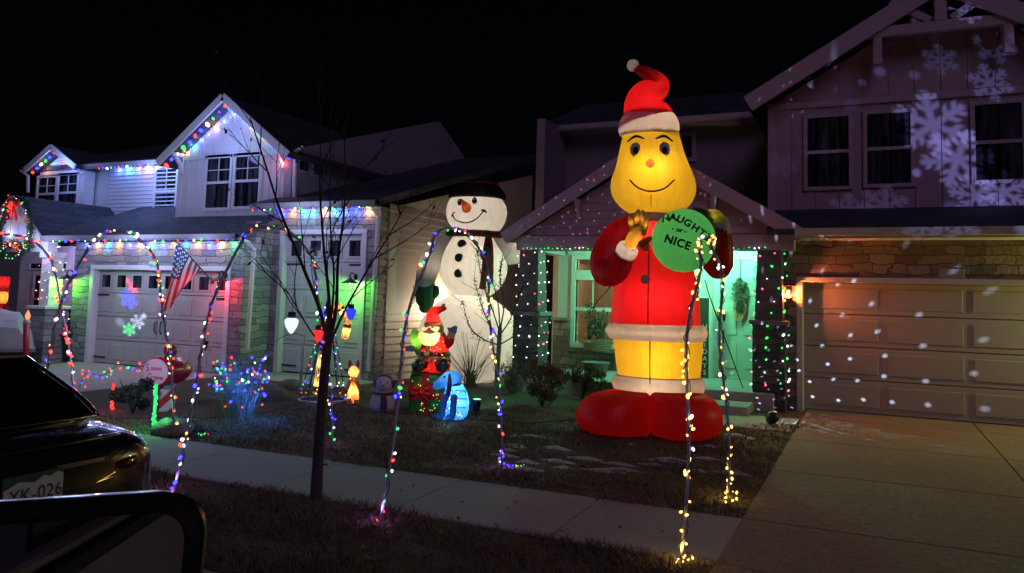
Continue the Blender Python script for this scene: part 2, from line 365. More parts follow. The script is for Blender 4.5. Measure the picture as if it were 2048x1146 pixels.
# ------------------------------------------------------------------ ground, street, walks
g = MB(); g.add([(-400, 6.8, 0), (400, 6.8, 0), (400, 700, 0), (-400, 700, 0)], [(0, 1, 2, 3)])
structure('lawn', g, turf)
g = MB(); g.box((-60, 3.9, -.3), (-.98, 5.55, -.005)); g.box((6.2, 3.9, -.3), (60, 5.55, -.005)); structure('verge', g, turf)
g = MB(); x = -61.0
while x < 60:
    if not (-1.0 < x + .7 < 6.2): g.box((x + .006, 5.55, -.2), (x + 1.394, 6.8, .012))
    x += 1.4
structure('sidewalk', g, walk_m, bevel=.008)
g = MB(); g.box((-60, 3.72, -.4), (60, 3.9, -.012)); structure('kerb', g, walk_m, bevel=.03)
g = MB(); g.add([(-400, -300, -.145), (400, -300, -.145), (400, 3.25, -.145), (-400, 3.25, -.145)], [(0, 1, 2, 3)]); structure('road', g, asphalt)
g = MB(); g.add([(-60, 3.25, -.14), (60, 3.25, -.14), (60, 3.72, -.12), (-60, 3.72, -.12)], [(0, 1, 2, 3)]); structure('gutter_pan', g, walk_m)
g = MB()
ys = [3.9, 5.55, 6.8, 8.9, 11.0, 13.2, 14.25]
for a, b in zip(ys, ys[1:]):
    for xa, xb in ((-.98, 1.45), (1.45, 3.8), (3.8, 6.2)): g.box((xa + .007, a + .007, -.2), (xb - .007, b - .007, .016))
structure('driveway', g, drive_m, bevel=.008)
g = MB()
for a, b in ((3.9, 5.5), (6.85, 8.5), (8.5, 10.2), (10.2, 12.3)):
    for xa, xb in ((-16.4, -14.1), (-14.1, -11.9)): g.box((xa + .007, a + .007, -.2), (xb - .007, b - .007, .016))
for xa, xb in ((-11.88, -10.4), (-10.4, -8.7)): g.box((xa + .007, 11.75, -.2), (xb - .007, 13.05, .05))
structure('driveway', g, concrete, bevel=.008)
g = MB(); g.box((-2.15, 11.6, -.2), (-1.0, 12.9, .02)); structure('walkway', g, concrete, bevel=.01)
g = MB()
poly = [(-6.6, 9.9), (-4.4, 10.2), (-3.6, 11.5), (-2.4, 12.3), (-2.3, 13.4), (-8.8, 13.4), (-8.8, 10.9)]
g.prism([(x, y, -.1) for x, y in poly], (0, 0, .115)); structure('planting_bed', g, mulch)
g = MB(); poly = [(-11.85, 7.6), (-9.2, 7.4), (-7.9, 8.4), (-8.2, 10.2), (-9.0, 11.4), (-11.85, 11.6)]
g.prism([(x, y, -.1) for x, y in poly], (0, 0, .115)); structure('planting_bed', g, mulch)

def grass(name, x0, x1, y0, y1, n, h, seedv, skip):
    rn = random.Random(seedv); g = MB()
    for i in range(n):
        x, y = rn.uniform(x0, x1), rn.uniform(y0, y1)
        if skip(x, y): continue
        for k in range(3):
            a = rn.uniform(0, 6.28); l = h * rn.uniform(.5, 1.2) * (1 + .7 * math.sin(x * 3.1 + 2 * math.sin(y * 2.3)) * math.sin(y * 4.2 + x)); px, py = x + rn.uniform(-.03, .03), y + rn.uniform(-.03, .03)
            c, s = math.cos(a), math.sin(a); b = rn.uniform(.5, 1.3) * l
            kk = len(g.v); g.v += [Vector((px - s * .005, py + c * .005, 0)), Vector((px + s * .005, py - c * .005, 0)), Vector((px + c * b, py + s * b, l))]
            g.f.append((kk, kk + 1, kk + 2)); g.m.append(0)
    o = g.build(name, mat('dry_grass', (.17, .13, .08), .9, .5, 1.5)); return tag(o, None, None, None, 'stuff')
grass('lawn_grass', -9.5, -.95, 6.76, 12.2, 20000, .05, 3, lambda x, y: False)
grass('verge_grass', -7.5, -.95, 3.9, 5.6, 11000, .045, 4, lambda x, y: False)
g = MB(); rn = random.Random(77)
for i in range(900):
    x, y = rn.uniform(-9, -1.0), rn.choice((rn.uniform(6.9, 12.5), rn.uniform(6.85, 8.0), rn.uniform(4, 5.5), rn.uniform(5.3, 7.1))); z = .02 if 5.55 < y < 6.8 else .045; s = rn.uniform(.015, .04)
    if 5.55 < y < 6.8 and rn.random() < .8: continue
    u = Vector((rn.gauss(0, 1), rn.gauss(0, 1), rn.gauss(0, .3))).normalized() * s; w = u.cross(Vector((0, 0, 1))) * .6 + Vector((0, 0, rn.uniform(0, .012))); c = Vector((x, y, z)); g.add([c - u, c + w, c + u, c - w], [(0, 1, 2, 3)])
tag(g.build('fallen_leaves', mat('leaf_litter', (.14, .085, .04), .9, .6, 3)), None, None, None, 'stuff')
g = MB(); rn = random.Random(11)
for i in range(46):
    px, py = rn.uniform(1010, 1540), rn.uniform(865, 1000)
    if py > 885 + (px - 500) * .098: continue
    c = PZ(px, py, .004); n = 9; lx, ly = rn.uniform(.05, .28), rn.uniform(.03, .09)
    if c.x > -1.15: continue
    ring = [(c.x + lx * math.cos(6.283 * k / n) * rn.uniform(.5, 1.2), c.y + ly * math.sin(6.283 * k / n) * rn.uniform(.5, 1.3), .004) for k in range(n)]
    k0 = len(g.v); g.add(ring + [(c.x, c.y, .035)], [(k, (k + 1) % n, n) for k in range(n)])
tag(g.build('snow_patches', mat('old_snow', (.5, .5, .52), .8, .2, 30, .8, 60), smooth=True), None, None, None, 'stuff')

# ------------------------------------------------------------------ house parts
def window(house, x0, x1, z0, z1, Y, frame=white_paint, w=.07, grid='top', sash=True, pane=dark_glass, drape=True):
    """sash window standing 4 cm proud of the wall plane Y"""
    a = MB(); yo = Y - .05
    a.box((x0 - w, yo, z0 - w), (x0, Y + .01, z1 + w)); a.box((x1, yo, z0 - w), (x1 + w, Y + .01, z1 + w))
    a.box((x0, yo, z1), (x1, Y + .01, z1 + w)); a.box((x0, yo, z0 - w), (x1, Y + .01, z0))
    f = a.build('window', frame, house, world=True, bevel=.006)
    zm = (z0 + z1) / 2
    if sash:
        s = MB(); s.box((x0, Y - .042, zm - .03), (x1, Y, zm + .03)); s.build('sash_rail', frame, f, world=True)
    if grid:
        s = MB(); xm = (x0 + x1) / 2; zb = zm if grid == 'top' else z0
        s.box((xm - .009, Y - .034, zb + .03), (xm + .009, Y - .01, z1)); zq = (zb + z1) / 2
        s.box((x0, Y - .036, zq - .009), (x1, Y - .012, zq + .009)); s.build('muntin', frame, f, world=True)
    p = MB(); p.box((x0, Y - .018, z0), (x1, Y - .008, z1)); p.build('pane', pane, f, world=True)
    return f
def garage_door(house, x0, x1, z0, z1, Y, m, rows=4, panes=0, frame=white_paint, bars=True, latch=True):
    a = MB(); hh = (z1 - z0) / rows
    for r in range(rows): a.box((x0, Y, z0 + r * hh + .012), (x1, Y + .05, z0 + (r + 1) * hh - .006))
    if panes:
        pass
    cols = panes if panes else 4
    cw = (x1 - x0) / cols
    for r in range(rows):
        if panes and r == rows - 1: continue
        for c in range(cols):
            a.box((x0 + c * cw + .07, Y - .012, z0 + r * hh + .1), (x0 + (c + 1) * cw - .07, Y + .002, z0 + (r + 1) * hh - .09))
    a.box((x0, Y + .03, z0), (x1, Y + .06, z1))
    d = a.build('garage_door', m, house, world=True, bevel=.008)
    for c in range(panes):
        q = MB(); xa = x0 + c * cw + cw * .22; xb = x0 + (c + 1) * cw - cw * .22; za = z1 - hh + .13; zb = z1 - .12
        for bx in (((xa - .04, Y - .02, za - .04), (xa, Y, zb + .04)), ((xb, Y - .02, za - .04), (xb + .04, Y, zb + .04)), ((xa, Y - .02, zb), (xb, Y, zb + .04)), ((xa, Y - .02, za - .04), (xb, Y, za))): q.box(*bx)
        fr = q.build('window_frame', m, d, world=True); q = MB(); q.box((xa, Y - .01, za), (xb, Y + .005, zb)); q.build('pane', dark_glass, fr, world=True)
    if panes and bars:
        for xx, sg in ((x0, 1), (x1, -1)):
            for zz in (z0 + .12, z1 - hh - .06):
                q = MB(); q.box((min(xx, xx + sg * .38), Y - .02, zz), (max(xx, xx + sg * .38), Y - .008, zz + .035)); q.build('strap_hinge', black_metal, d, world=True)
    if latch:
        xm = (x0 + x1) / 2
        for sg in (-1, 1):
            q = MB(); q.tube([(xm + sg * .07, Y - .01, z0 + 1.0), (xm + sg * .09, Y - .06, z0 + .95), (xm + sg * .09, Y - .06, z0 + .78), (xm + sg * .07, Y - .01, z0 + .73)], .014, 6); q.build('handle', black_metal, d, world=True)
    return d
def wall_lamp(house, p, col, power, barn=True, side=-1):
    """sconce on a wall facing the street; p is on the wall"""
    p = Vector(p); a = MB()
    if barn:
        a.ball(p + Vector((0, -.02, .12)), (.05, .03, .07), 10, 6)
        a.tube([p + Vector((0, -.03, .13)), p + Vector((0, -.12, .2)), p + Vector((0, -.2, .17)), p + Vector((0, -.2, .1))], .014, 6, 3)
        a.lathe(p + Vector((0, -.2, 0)), [(.1, .02), (.07, .05), (.045, .09), (0, .17), (-.01, .17), (.03, .08), (.05, .03)], 20)
    else:
        a.box(p + Vector((-.05, -.03, -.1)), p + Vector((.05, 0, .14))); a.bar(p + Vector((0, -.02, .1)), p + Vector((0, -.11, .16)), .02)
        a.lathe(p + Vector((0, -.11, 0)), [(.17, .01), (.13, .15), (.12, .15), (.12, .02)], 6)
        for k in range(6):
            t = math.pi * k / 3; q = p + Vector((.075 * math.cos(t), -.11 + .075 * math.sin(t), 0)); a.bar(q + Vector((0, 0, -.1)), q + Vector((0, 0, .12)), .012)
        a.lathe(p + Vector((0, -.11, 0)), [(-.12, .02), (-.1, .085), (-.09, .085)], 6)
    o = a.build('wall_lamp', black_metal, house, world=True)
    q = MB(); q.ball(p + (Vector((0, -.2, .03)) if barn else Vector((0, -.11, .0))), (.035, .035, .05), 10, 8)
    q.build('lamp_bulb', glow('lamp_' + str(col), tuple(min(1, c + .12) for c in col), 7), o, world=True, smooth=True)
    lamp('lamp_light', p + (Vector((0, -.2, -.06)) if barn else Vector((0, -.155, -.03))), col, power, house, radius=.04); return o
def downspout(house, pts, m=white_paint):
    a = MB()
    for p, q in zip(pts, pts[1:]): a.bar(p, q, .075, .06)
    for p in pts[1:-1]: a.ball(p, .045, 8, 6)
    return a.build('downspout', m, house, world=True, bevel=.01)
def gutter(house, x0, x1, y, z, m=white_paint, name='gutter'):
    a = MB(); a.prism([(x0, y, z), (x0, y - .1, z), (x0, y - .12, z + .05), (x0, y - .13, z + .12), (x0, y - .115, z + .12), (x0, y - .1, z + .03), (x0, y, z + .03)], (x1 - x0, 0, 0))
    return a.build(name, m, house, world=True)
def battens(mb, x0, x1, Y, zb, ztop, step=.32):
    x = x0
    while x <= x1 + 1e-3:
        zt = ztop(x)
        if zt - zb > .1: mb.box((x - .02, Y - .018, zb), (x + .02, Y + .002, zt))
        x += step
def rake(mb, a, apex, b, depth, th=.14):
    """two sloped slabs from eave a and eave b to the apex, running back by depth (world)"""
    for e in (a, b):
        e = Vector(e); q = Vector(apex); mb.prism([e, q, q + Vector((0, 0, th)), e + Vector((0, 0, th))] if e.x < q.x else [q, e, e + Vector((0, 0, th)), q + Vector((0, 0, th))], (0, depth, 0))
def pane_text(house, name, p, w, h, body, size, m_plate, m_txt, y=-.02):
    a = MB(); a.box(p + Vector((-w / 2, y, -h / 2)), p + Vector((w / 2, 0, h / 2))); o = a.build(name, m_plate, house, world=True, bevel=.006)
    if body:
        q = MB(); stroke_text(q, body, size, lambda v: p + Vector((v.x, y - .004, v.y))); q.build('lettering', m_txt, o, world=True)
    return o

# ------------------------------------------------------------------ the white house on the left
HL = thing('house', 'white two storey house with stone garage front and multicoloured lights along its gables', 'house', (-13.4, 12.1, 0))
ink = mat('black_ink', (.01, .01, .012), .5)
# double garage bay, wall plane Y 12.1
gx0, gx1, gz, gY = -16.05, -12.05, 2.13, 12.1
a = MB(); a.box((-16.75, gY, 0), (gx0 - .12, gY + .3, 2.75)); a.box((gx1 + .12, gY, 0), (-11.6, gY + .3, 2.75)); a.box((gx0 - .12, gY, gz + .1), (gx1 + .12, gY + .3, 2.75))
a.box((-11.9, gY + .3, 0), (-11.6, 12.9, 3.2)); a.build('wall', stone_grey, HL, world=True)
a = MB(); a.box((gx0 - .12, gY - .025, 0), (gx0, gY + .25, gz)); a.box((gx1, gY - .025, 0), (gx1 + .12, gY + .25, gz)); a.box((gx0 - .12, gY - .025, gz), (gx1 + .12, gY + .25, gz + .1))
a.build('door_trim', white_paint, HL, world=True, bevel=.01)
garage_door(HL, gx0, gx1, 0.02, gz, gY + .14, door_paint, 4, 8)
pane_text(HL, 'number_plaque', PY(307, 532, gY - .003), .24, .2, '4318', .105, mat('plaque_white', (.6, .6, .62), .5), ink)
# main lower roof: from eave up to the upper wall, and the porch gable on its left
eY, eZ = 11.65, 2.76
a = MB(); a.prism([(-17.3, eY, eZ), (-17.3, 14.3, eZ + 1.0), (-17.3, 14.3, eZ + 1.1), (-17.3, eY, eZ + .1)], (5.95, 0, 0)); a.build('roof', roof_dark, HL, world=True)
gutter(HL, -17.2, -11.35, eY, eZ - .02, mat('grey_gutter', (.2, .2, .22), .5))
pA, pB, pT = Vector((-19.55, 11.6, 2.74)), Vector((-17.25, 11.6, 2.74)), Vector((-18.4, 11.6, 3.74))
a = MB(); rake(a, pA, pT, pB, 2.8, .1); a.build('roof', roof_dark, HL, world=True)
a = MB(); a.prism([pA + Vector((.25, .12, 0)), pB + Vector((-.25, .12, 0)), pT + Vector((0, .12, -.22))], (0, .12, 0)); battens(a, -19.2, -17.6, 11.72, 2.76, lambda x: 3.52 - abs(x + 18.4) * .87, .3)
a.build('gable_wall', white_board, HL, world=True)
a = MB()
for e in (pA, pB): a.bar(e + Vector((0, -.02, .02)), pT + Vector((0, -.02, .02)), .05, .16)
a.build('bargeboard', white_paint, HL, world=True)
a = MB(); a.box((-19.5, 11.66, 2.5), (-17.1, 11.9, 2.74)); a.build('beam', white_paint, HL, world=True)
a = MB(); c = PY(103, 560, 11.8); a.box((c.x - .28, 11.52, 0), (c.x + .28, 12.08, 1.2)); ped = a.build('pedestal', stone_grey, HL, world=True)
a = MB(); a.box((c.x - .33, 11.47, 1.2), (c.x + .33, 12.13, 1.27)); a.build('cap', white_paint, ped, world=True, bevel=.01)
a = MB(); a.prism([(c.x - .16, 11.64, 1.27), (c.x + .16, 11.64, 1.27), (c.x + .16, 11.96, 1.27), (c.x - .16, 11.96, 1.27)], (0, 0, 1.1)); a.box((c.x - .2, 11.6, 2.36), (c.x + .2, 12.0, 2.5)); a.build('column', white_paint, HL, world=True, bevel=.015)
colL = Vector((c.x, 11.8, 0))
# porch wall behind the column
a = MB(); q0 = PY(38, 560, 13.4); a.box((q0.x, 13.4, 0), (-16.6, 13.6, 2.75)); a.box((-16.75, 12.4, 0), (-16.6, 13.4, 2.75)); a.build('wall', white_siding, HL, world=True)
p = PY(57, 688, 13.4); r = PY(128, 552, 13.4); window(HL, p.x + .1, r.x - .15, .75, r.z, 13.4, grid='all')
r2 = PY(63, 527, 13.4); r3 = PY(88, 537, 13.4); window(HL, r2.x, r3.x, r3.z, r2.z, 13.4, grid=None, sash=False, w=.04)
r2 = PY(113, 527, 13.4); r3 = PY(135, 537, 13.4); window(HL, r2.x, r3.x, r3.z, r2.z, 13.4, grid=None, sash=False, w=.04)
a = MB(); a.box((-23.5, 13.9, 0), (q0.x, 14.1, 2.75)); a.build('wall', mat('grey_entry_wall', (.25, .25, .28), .7), HL, world=True)  # entry wall in a plain darker grey
# upper floor: recessed lap wall, board gable, small gable
uz = 4.92
a = MB(); a.box((-20.7, 14.2, 2.3), (-14.4, 14.4, uz)); a.laps((-18.5, 14.2, 3.0), (-14.4, 14.2, 3.0), 3.0, uz, (0, -1, 0), .105); a.build('wall', white_board, HL, world=True)
gl, gr, apx = PY(358, 300, 13.1), PY(580, 300, 13.1), PY(462, 196, 13.1)
wl, wr = gl.x + .06, gr.x
am = (wl + wr) / 2; az = apx.z - .14; ge = 4.78; sl = (az - ge) / (am - wl)
def gtop(x): return az - abs(x - am) * sl
a = MB(); a.prism([(wl, 13.1, 3.05), (wr, 13.1, 3.05), (wr, 13.1, ge), (am, 13.1, az), (wl, 13.1, ge)], (0, .2, 0)); battens(a, wl + .02, wr - .02, 13.1, 3.1, gtop, .3); a.build('gable_wall', white_board, HL, world=True)
a = MB(); a.box((wl - .01, 13.05, ge - .05), (wr + .01, 13.1, ge + .05)); a.box((wl, 13.03, 3.16), (wr, 13.1, 3.3)); a.box((wr - .1, 13.07, 3.2), (wr + .02, 13.1, ge)); a.box((wl - .02, 13.07, 3.2), (wl + .1, 13.1, ge)); a.build('trim_board', white_paint, HL, world=True, bevel=.006)
a = MB(); a.box((wl, 13.3, 3.05), (wl + .2, 14.2, ge + .2)); a.build('side_wall', white_siding, HL, world=True)
gA, gB, gT = Vector((wl - .28, 12.72, ge - .28 * sl)), Vector((wr + .28, 12.72, ge - .28 * sl)), Vector((am, 12.72, az))
a = MB(); rake(a, gA, gT, gB, 4.0, .12); a.build('roof', roof_dark, HL, world=True)
a = MB()
for e in (gA, gB): a.bar(e + Vector((0, -.02, .06)), gT + Vector((0, -.02, .06)), .04, .17)
a.build('bargeboard', white_paint, HL, world=True)
for t in (.04, .5, .96):
    x = wl + (wr - wl) * t; zt = gtop(x) - .02
    a = MB(); a.bar((x, 12.76, zt - .02), (x, 13.1, zt - .02), .09, .09); a.bar((x, 12.84, zt - .05), (x, 13.09, zt - .36), .07, .07); a.bar((x, 13.06, zt), (x, 13.06, zt - .45), .09, .06); a.build('gable_bracket', white_paint, HL, world=True, bevel=.008)
for (xa, ya, xb, yb) in ((418, 317, 458, 415), (475, 313, 517, 412)):
    p, r = PY(xa, ya, 13.1), PY(xb, yb, 13.1); window(HL, p.x, r.x, r.z, p.z, 13.1)
p, r = PY(316, 338, 14.2), PY(350, 429, 14.2); window(HL, p.x, r.x, r.z, p.z, 14.2)
# recessed roof and gutter above the lap wall
a = MB(); a.prism([(-21.0, 13.8, uz - .05), (-21.0, 17.5, uz + 1.25), (-21.0, 17.5, uz + 1.37), (-21.0, 13.8, uz + .07)], (6.4, 0, 0)); a.build('roof', roof_dark, HL, world=True)
gutter(HL, -19.3, -14.75, 13.8, uz - .1, mat('grey_gutter', (.2, .2, .22), .5))
sA, sB, sT = PY(50, 340, 13.5), PY(152, 326, 13.5), PY(107, 289, 13.5)
sm = (sA.x + sB.x) / 2; sT = Vector((sm, 13.5, sT.z - .1)); sA.z = sB.z = (sA.z + sB.z) / 2 - .1
a = MB(); rake(a, sA, sT, sB, 3.0, .1); a.build('roof', roof_dark, HL, world=True)
a = MB(); a.prism([(sA.x + .2, 13.85, 2.6), (sB.x - .1, 13.85, 2.6), (sB.x - .1, 13.85, sA.z + .05), (sm, 13.85, sT.z - .05), (sA.x + .2, 13.85, sA.z + .05)], (0, .3, 0)); a.build('gable_wall', white_siding, HL, world=True)
a = MB(); a.box((sA.x + .2, 13.8, sA.z - .1), (sB.x - .1, 13.85, sA.z + .02))
for e in (sA, sB): a.bar(e + Vector((0, -.02, .04)), sT + Vector((0, -.02, .04)), .04, .15)
a.build('bargeboard', white_paint, HL, world=True)
for (xa, ya, xb, yb) in ((80, 357, 110, 420), (121, 352, 153, 420)):
    p, r = PY(xa, ya, 13.85), PY(xb, yb, 13.85); window(HL, p.x, r.x, r.z, p.z, 13.85)
# tall single bay set back, plane Y 12.9
bY = 12.9; bx0, bx1, bz = -11.28, -9.28, 2.95
a = MB(); a.box((-11.6, bY, 0), (bx0 - .12, bY + .3, 3.5)); a.box((bx1 + .12, bY, 0), (-8.86, bY + .3, 3.5)); a.box((bx0 - .12, bY, bz + .1), (bx1 + .12, bY + .3, 3.5)); a.build('wall', stone_grey, HL, world=True)
a = MB(); a.box((bx0 - .12, bY - .025, 0.05), (bx0, bY + .25, bz)); a.box((bx1, bY - .025, 0.05), (bx1 + .12, bY + .25, bz)); a.box((bx0 - .12, bY - .025, bz), (bx1 + .12, bY + .25, bz + .1)); a.build('door_trim', white_paint, HL, world=True, bevel=.01)
garage_door(HL, bx0, bx1, .07, bz, bY + .12, mat('white_garage_door', (.6, .6, .6), .5, .05, 2), 5, 4, latch=False)
a = MB(); a.box((-9.1, bY + .3, 0), (-8.86, 20.5, 3.44)); a.prism([(-8.86, bY + .3, 3.45), (-8.86, 20.5, 3.45), (-8.86, 20.5, 5.3), (-8.86, bY + .3, 3.5)], (-.2, 0, 0)); a.laps((-8.86, bY + .3, 0), (-8.86, 20.5, 0), 0, 3.6, (1, 0, 0), .15); a.build('side_wall', mat('beige_board', (.52, .46, .39), .6, .08), HL, world=True)
a = MB(); a.prism([(-11.75, 12.45, 3.46), (-11.75, 20.5, 5.75), (-11.75, 20.5, 5.9), (-11.75, 12.45, 3.6)], (3.15, 0, 0)); a.build('roof', roof_dark, HL, world=True)
gutter(HL, -11.75, -8.62, 12.45, 3.44, mat('grey_gutter', (.2, .2, .22), .5))
# rear upper side wall with two small square windows
a = MB(); wx = -11.3; q = [PX(585, 300, wx), PX(880, 243, wx), PX(931, 318, wx)]
a.prism([(wx, q[0].y, 3.2), (wx, q[2].y, 3.2), (wx, q[2].y, q[2].z), (wx, q[1].y, q[1].z), (wx, q[0].y, q[0].z)], (-.2, 0, 0)); a.build('side_wall', siding('grey_rear_siding', (.36, .34, .38)), HL, world=True)
for (xa, ya, xb, yb) in ((600, 316, 616, 343), (629, 325, 645, 352)):
    p, r = PX(xa, ya, wx + .03), PX(xb, yb, wx + .03); a = MB(); a.box((wx, p.y - .06, r.z - .06), (wx + .03, r.y + .06, p.z + .06)); f = a.build('window', mauve_trim, HL, world=True)
    a = MB(); a.box((wx + .03, p.y, r.z), (wx + .035, r.y, p.z)); a.build('pane', dark_glass, f, world=True)
downspout(HL, [PY(478, 478, 11.6), PY(497, 487, 11.98) + Vector((0, 0, .02)), PY(508, 500, 12.04), PY(494, 700, 12.04)])
downspout(HL, [PY(744, 410, 12.4), PY(748, 418, 12.6), PY(757, 430, 12.84), PY(737, 742, 12.84)])
downspout(HL, [PY(605, 293, 13.2), PY(590, 303, 13.06), PY(588, 430, 13.06)])
downspout(HL, [PY(40, 340, 13.6), PY(56, 352, 13.8), PY(56, 385, 13.8)])
wall_lamp(HL, PY(150, 558, gY), (.18, 1, .06), 26)
wall_lamp(HL, PY(453, 562, gY), (1, .03, .05), 26)
wall_lamp(HL, PY(712, 566, bY), (.15, 1, .08), 36)
c = PX(868, 632, -8.8); a = MB(); a.box(c + Vector((-.06, -.06, -.08)), c + Vector((0, .06, .08))); o = a.build('wall_lamp', black_metal, HL, world=True, bevel=.01)
a = MB(); a.ball(c + Vector((.03, 0, -.02)), (.04, .05, .06), 10, 8); a.build('lamp_bulb', glow('lamp_warm', (1, .8, .6), 4), o, world=True, smooth=True)
lamp('lamp_light', c + Vector((.3, .2, .25)), (1, .76, .52), 120, HL, radius=.05)

# ------------------------------------------------------------------ the mauve house on the right
HR = thing('house', 'mauve two storey house with lit green porch and tan double garage door', 'house', (-1.5, 14, 0))
dY = 14.0; dx0, dx1, dz = -1.02, 3.85, 2.16
a = MB(); a.box((-1.42, dY, 0), (dx0 - .1, dY + .3, 2.86)); a.box((dx1 + .1, dY, 0), (6.4, dY + .3, 2.86)); a.box((dx0 - .1, dY, dz + .09), (dx1 + .1, dY + .3, 2.86)); a.build('wall', stone_brown, HR, world=True)
a = MB(); a.box((dx0 - .1, dY - .03, 0.0), (dx0, dY + .25, dz)); a.box((dx1, dY - .03, 0.0), (dx1 + .1, dY + .25, dz)); a.box((dx0 - .1, dY - .03, dz), (dx1 + .1, dY + .25, dz + .09)); a.build('door_trim', cream_trim, HR, world=True, bevel=.01)
garage_door(HR, dx0, dx1, .02, dz, dY + .2, tan_door, 4, 0, latch=False)
pane_text(HR, 'number_plaque', PY(1903, 548, dY - .003), .36, .17, '', .1, mat('grey_plaque', (.3, .27, .28), .6), ink)
a = MB(); a.prism([(-1.55, 13.5, 2.92), (-1.55, 14.9, 3.42), (-1.55, 14.9, 3.52), (-1.55, 13.5, 3.02)], (8.2, 0, 0)); a.build('roof', roof_dark, HR, world=True)
gutter(HR, -1.1, 6.4, 13.52, 2.9, cream_trim)
a = MB(); a.box((-1.1, 13.5, 2.86), (6.4, 14.3, 2.9)); a.build('soffit', cream_trim, HR, world=True)
# upper gable, plane Y 14.8
uY = 14.8; el, at_ = PY(1497, 207, 14.35), PY(1880, -34, 14.35)
ux0 = PY(1538, 300, uY).x; ux1 = 2 * at_.x - ux0
us = (at_.z - el.z) / (at_.x - el.x)
def utop(x): return at_.z - .16 - abs(x - at_.x) * us
a = MB(); a.prism([(ux0, uY, 3.2), (ux1, uY, 3.2), (ux1, uY, utop(ux1)), (at_.x, uY, at_.z - .16), (ux0, uY, utop(ux0))], (0, .25, 0)); battens(a, ux0 + .02, ux1, uY, 3.35, utop, .4); a.build('gable_wall', mauve_board, HR, world=True)
zb = PY(1541, 220, uY).z
a = MB(); a.box((ux0 - .02, uY - .05, zb - .02), (ux1, uY, zb + .1)); a.box((ux0 - .02, uY - .035, 3.3), (ux1, uY, 3.45)); a.box((ux0 - .02, uY - .03, 3.3), (ux0 + .12, uY, zb)); a.build('trim_board', mauve_trim, HR, world=True, bevel=.006)
eL, eR, eT = Vector((el.x, 14.3, el.z - .1)), Vector((2 * at_.x - el.x, 14.3, el.z - .1)), Vector((at_.x, 14.3, at_.z - .1))
a = MB(); rake(a, eL, eT, eR, 8.0, .16); a.build('roof', roof_dark, HR, world=True)
a = MB()
for e in (eL, eR): a.bar(e + Vector((0, -.03, .07)), eT + Vector((0, -.03, .07)), .06, .3)
a.build('bargeboard', mauve_trim, HR, world=True)
t0, t1 = PY(1762, 66, 14.35), PY(2010, 40, 14.35)
a = MB(); zt = (t0.z + t1.z) / 2; xl = at_.x - (t1.x - t0.x) / 2 - .05; xr = 2 * at_.x - xl
a.box((xl - .15, 14.3, zt - .08), (xr + .15, 14.42, zt + .1)); a.box((at_.x - .09, 14.3, zt + .1), (at_.x + .09, 14.42, at_.z - .2))
for sg in (-1, 1): a.bar((at_.x + sg * .15, 14.36, zt + .12), (at_.x + sg * .75, 14.36, zt + .62 - .1), .1, .12)
for xx in (xl, xr):
    a.box((xx - .07, 14.3, zt - .55), (xx + .07, 14.44, zt - .08)); a.bar((xx, 14.42, zt - .5), (xx, 14.8, zt - .1), .1, .1); a.box((xx - .07, 14.36, zt - .06), (xx + .07, 14.8, zt + .06))
a.build('gable_truss', mauve_trim, HR, world=True, bevel=.01)
for (xa, ya, xb, yb) in ((1615, 238, 1698, 372), (1734, 230, 1822, 366), (1949, 212, 2046, 358)):
    p, r = PY(xa, ya, uY), PY(xb, yb, uY); window(HR, p.x, r.x, r.z, p.z, uY, mauve_trim, .07, None)
a = MB(); a.box((ux0, uY + .25, 3.2), (ux0 + .2, 17.3, zb + .1)); a.build('side_wall', mauve_siding, HR, world=True)
# wing behind the porch, plane Y 17.3
wY = 17.3; f0, f1 = PY(1082, 266, 16.9), PY(1498, 220, 16.9); wz = (f0.z + f1.z) / 2
wx0 = PY(1116, 400, wY).x
dark_siding = siding('dark_wing_siding', (.26, .2, .23))
a = MB(); a.box((wx0, wY, 2.6), (ux0 + .2, wY + .2, wz + .05)); a.build('wall', dark_siding, HR, world=True)
a = MB(); a.prism([(f0.x, 16.85, wz - .02), (f0.x, 20, wz + 1.2), (f0.x, 20, wz + 1.32), (f0.x, 16.85, wz + .1)], (ux0 + .3 - f0.x, 0, 0)); a.build('roof', roof_dark, HR, world=True)
gutter(HR, f0.x, ux0 + .1, 16.85, wz - .1, mauve_trim)
a = MB(); a.box((f0.x, 16.85, wz - .14), (ux0 + .1, 17.3, wz - .1)); a.build('soffit', mauve_trim, HR, world=True)
downspout(HR, [Vector((f0.x + .1, 16.82, wz - .06)), Vector((f0.x + .2, 16.95, wz - .2)), Vector((wx0 + .08, 17.22, wz - .4)), Vector((wx0 + .08, 17.22, 3.0))], mauve_trim)
p, r = PY(1340, 275, wY), PY(1384, 315, wY); window(HR, p.x, r.x, r.z, p.z, wY, mauve_trim, .1, None, False)
a = MB(); a.box((wx0, 15.9, 0), (wx0 + .2, 24, wz)); a.build('side_wall', dark_siding, HR, world=True)
# porch gable
pY = 13.55
pl, pr, pt = PY(1008, 470, pY), PY(1606, 468, pY), PY(1301, 290, pY)
pz = (pl.z + pr.z) / 2; pm = (pl.x + pr.x) / 2; ps = (pt.z - pz) / (pm - pl.x)
a = MB(); rake(a, (pl.x, pY, pz - .08), (pm, pY, pt.z - .08), (pr.x, pY, pz - .08), 3.7, .12); a.build('roof', roof_dark, HR, world=True)
a = MB(); a.prism([(pl.x + .25, pY + .2, pz), (pr.x - .25, pY + .2, pz), (pm, pY + .2, pt.z - .2)], (0, .15, 0)); a.laps((pl.x + .25, pY + .2, pz), (pr.x - .25, pY + .2, pz), pz + .02, pt.z - .25, (0, -1, 0), .15, lambda z: (.5 * min(1, (z - pz) / (pt.z - .2 - pz)), 1 - .5 * min(1, (z - pz) / (pt.z - .2 - pz)))); a.build('gable_wall', mauve_board, HR, world=True)
a = MB()
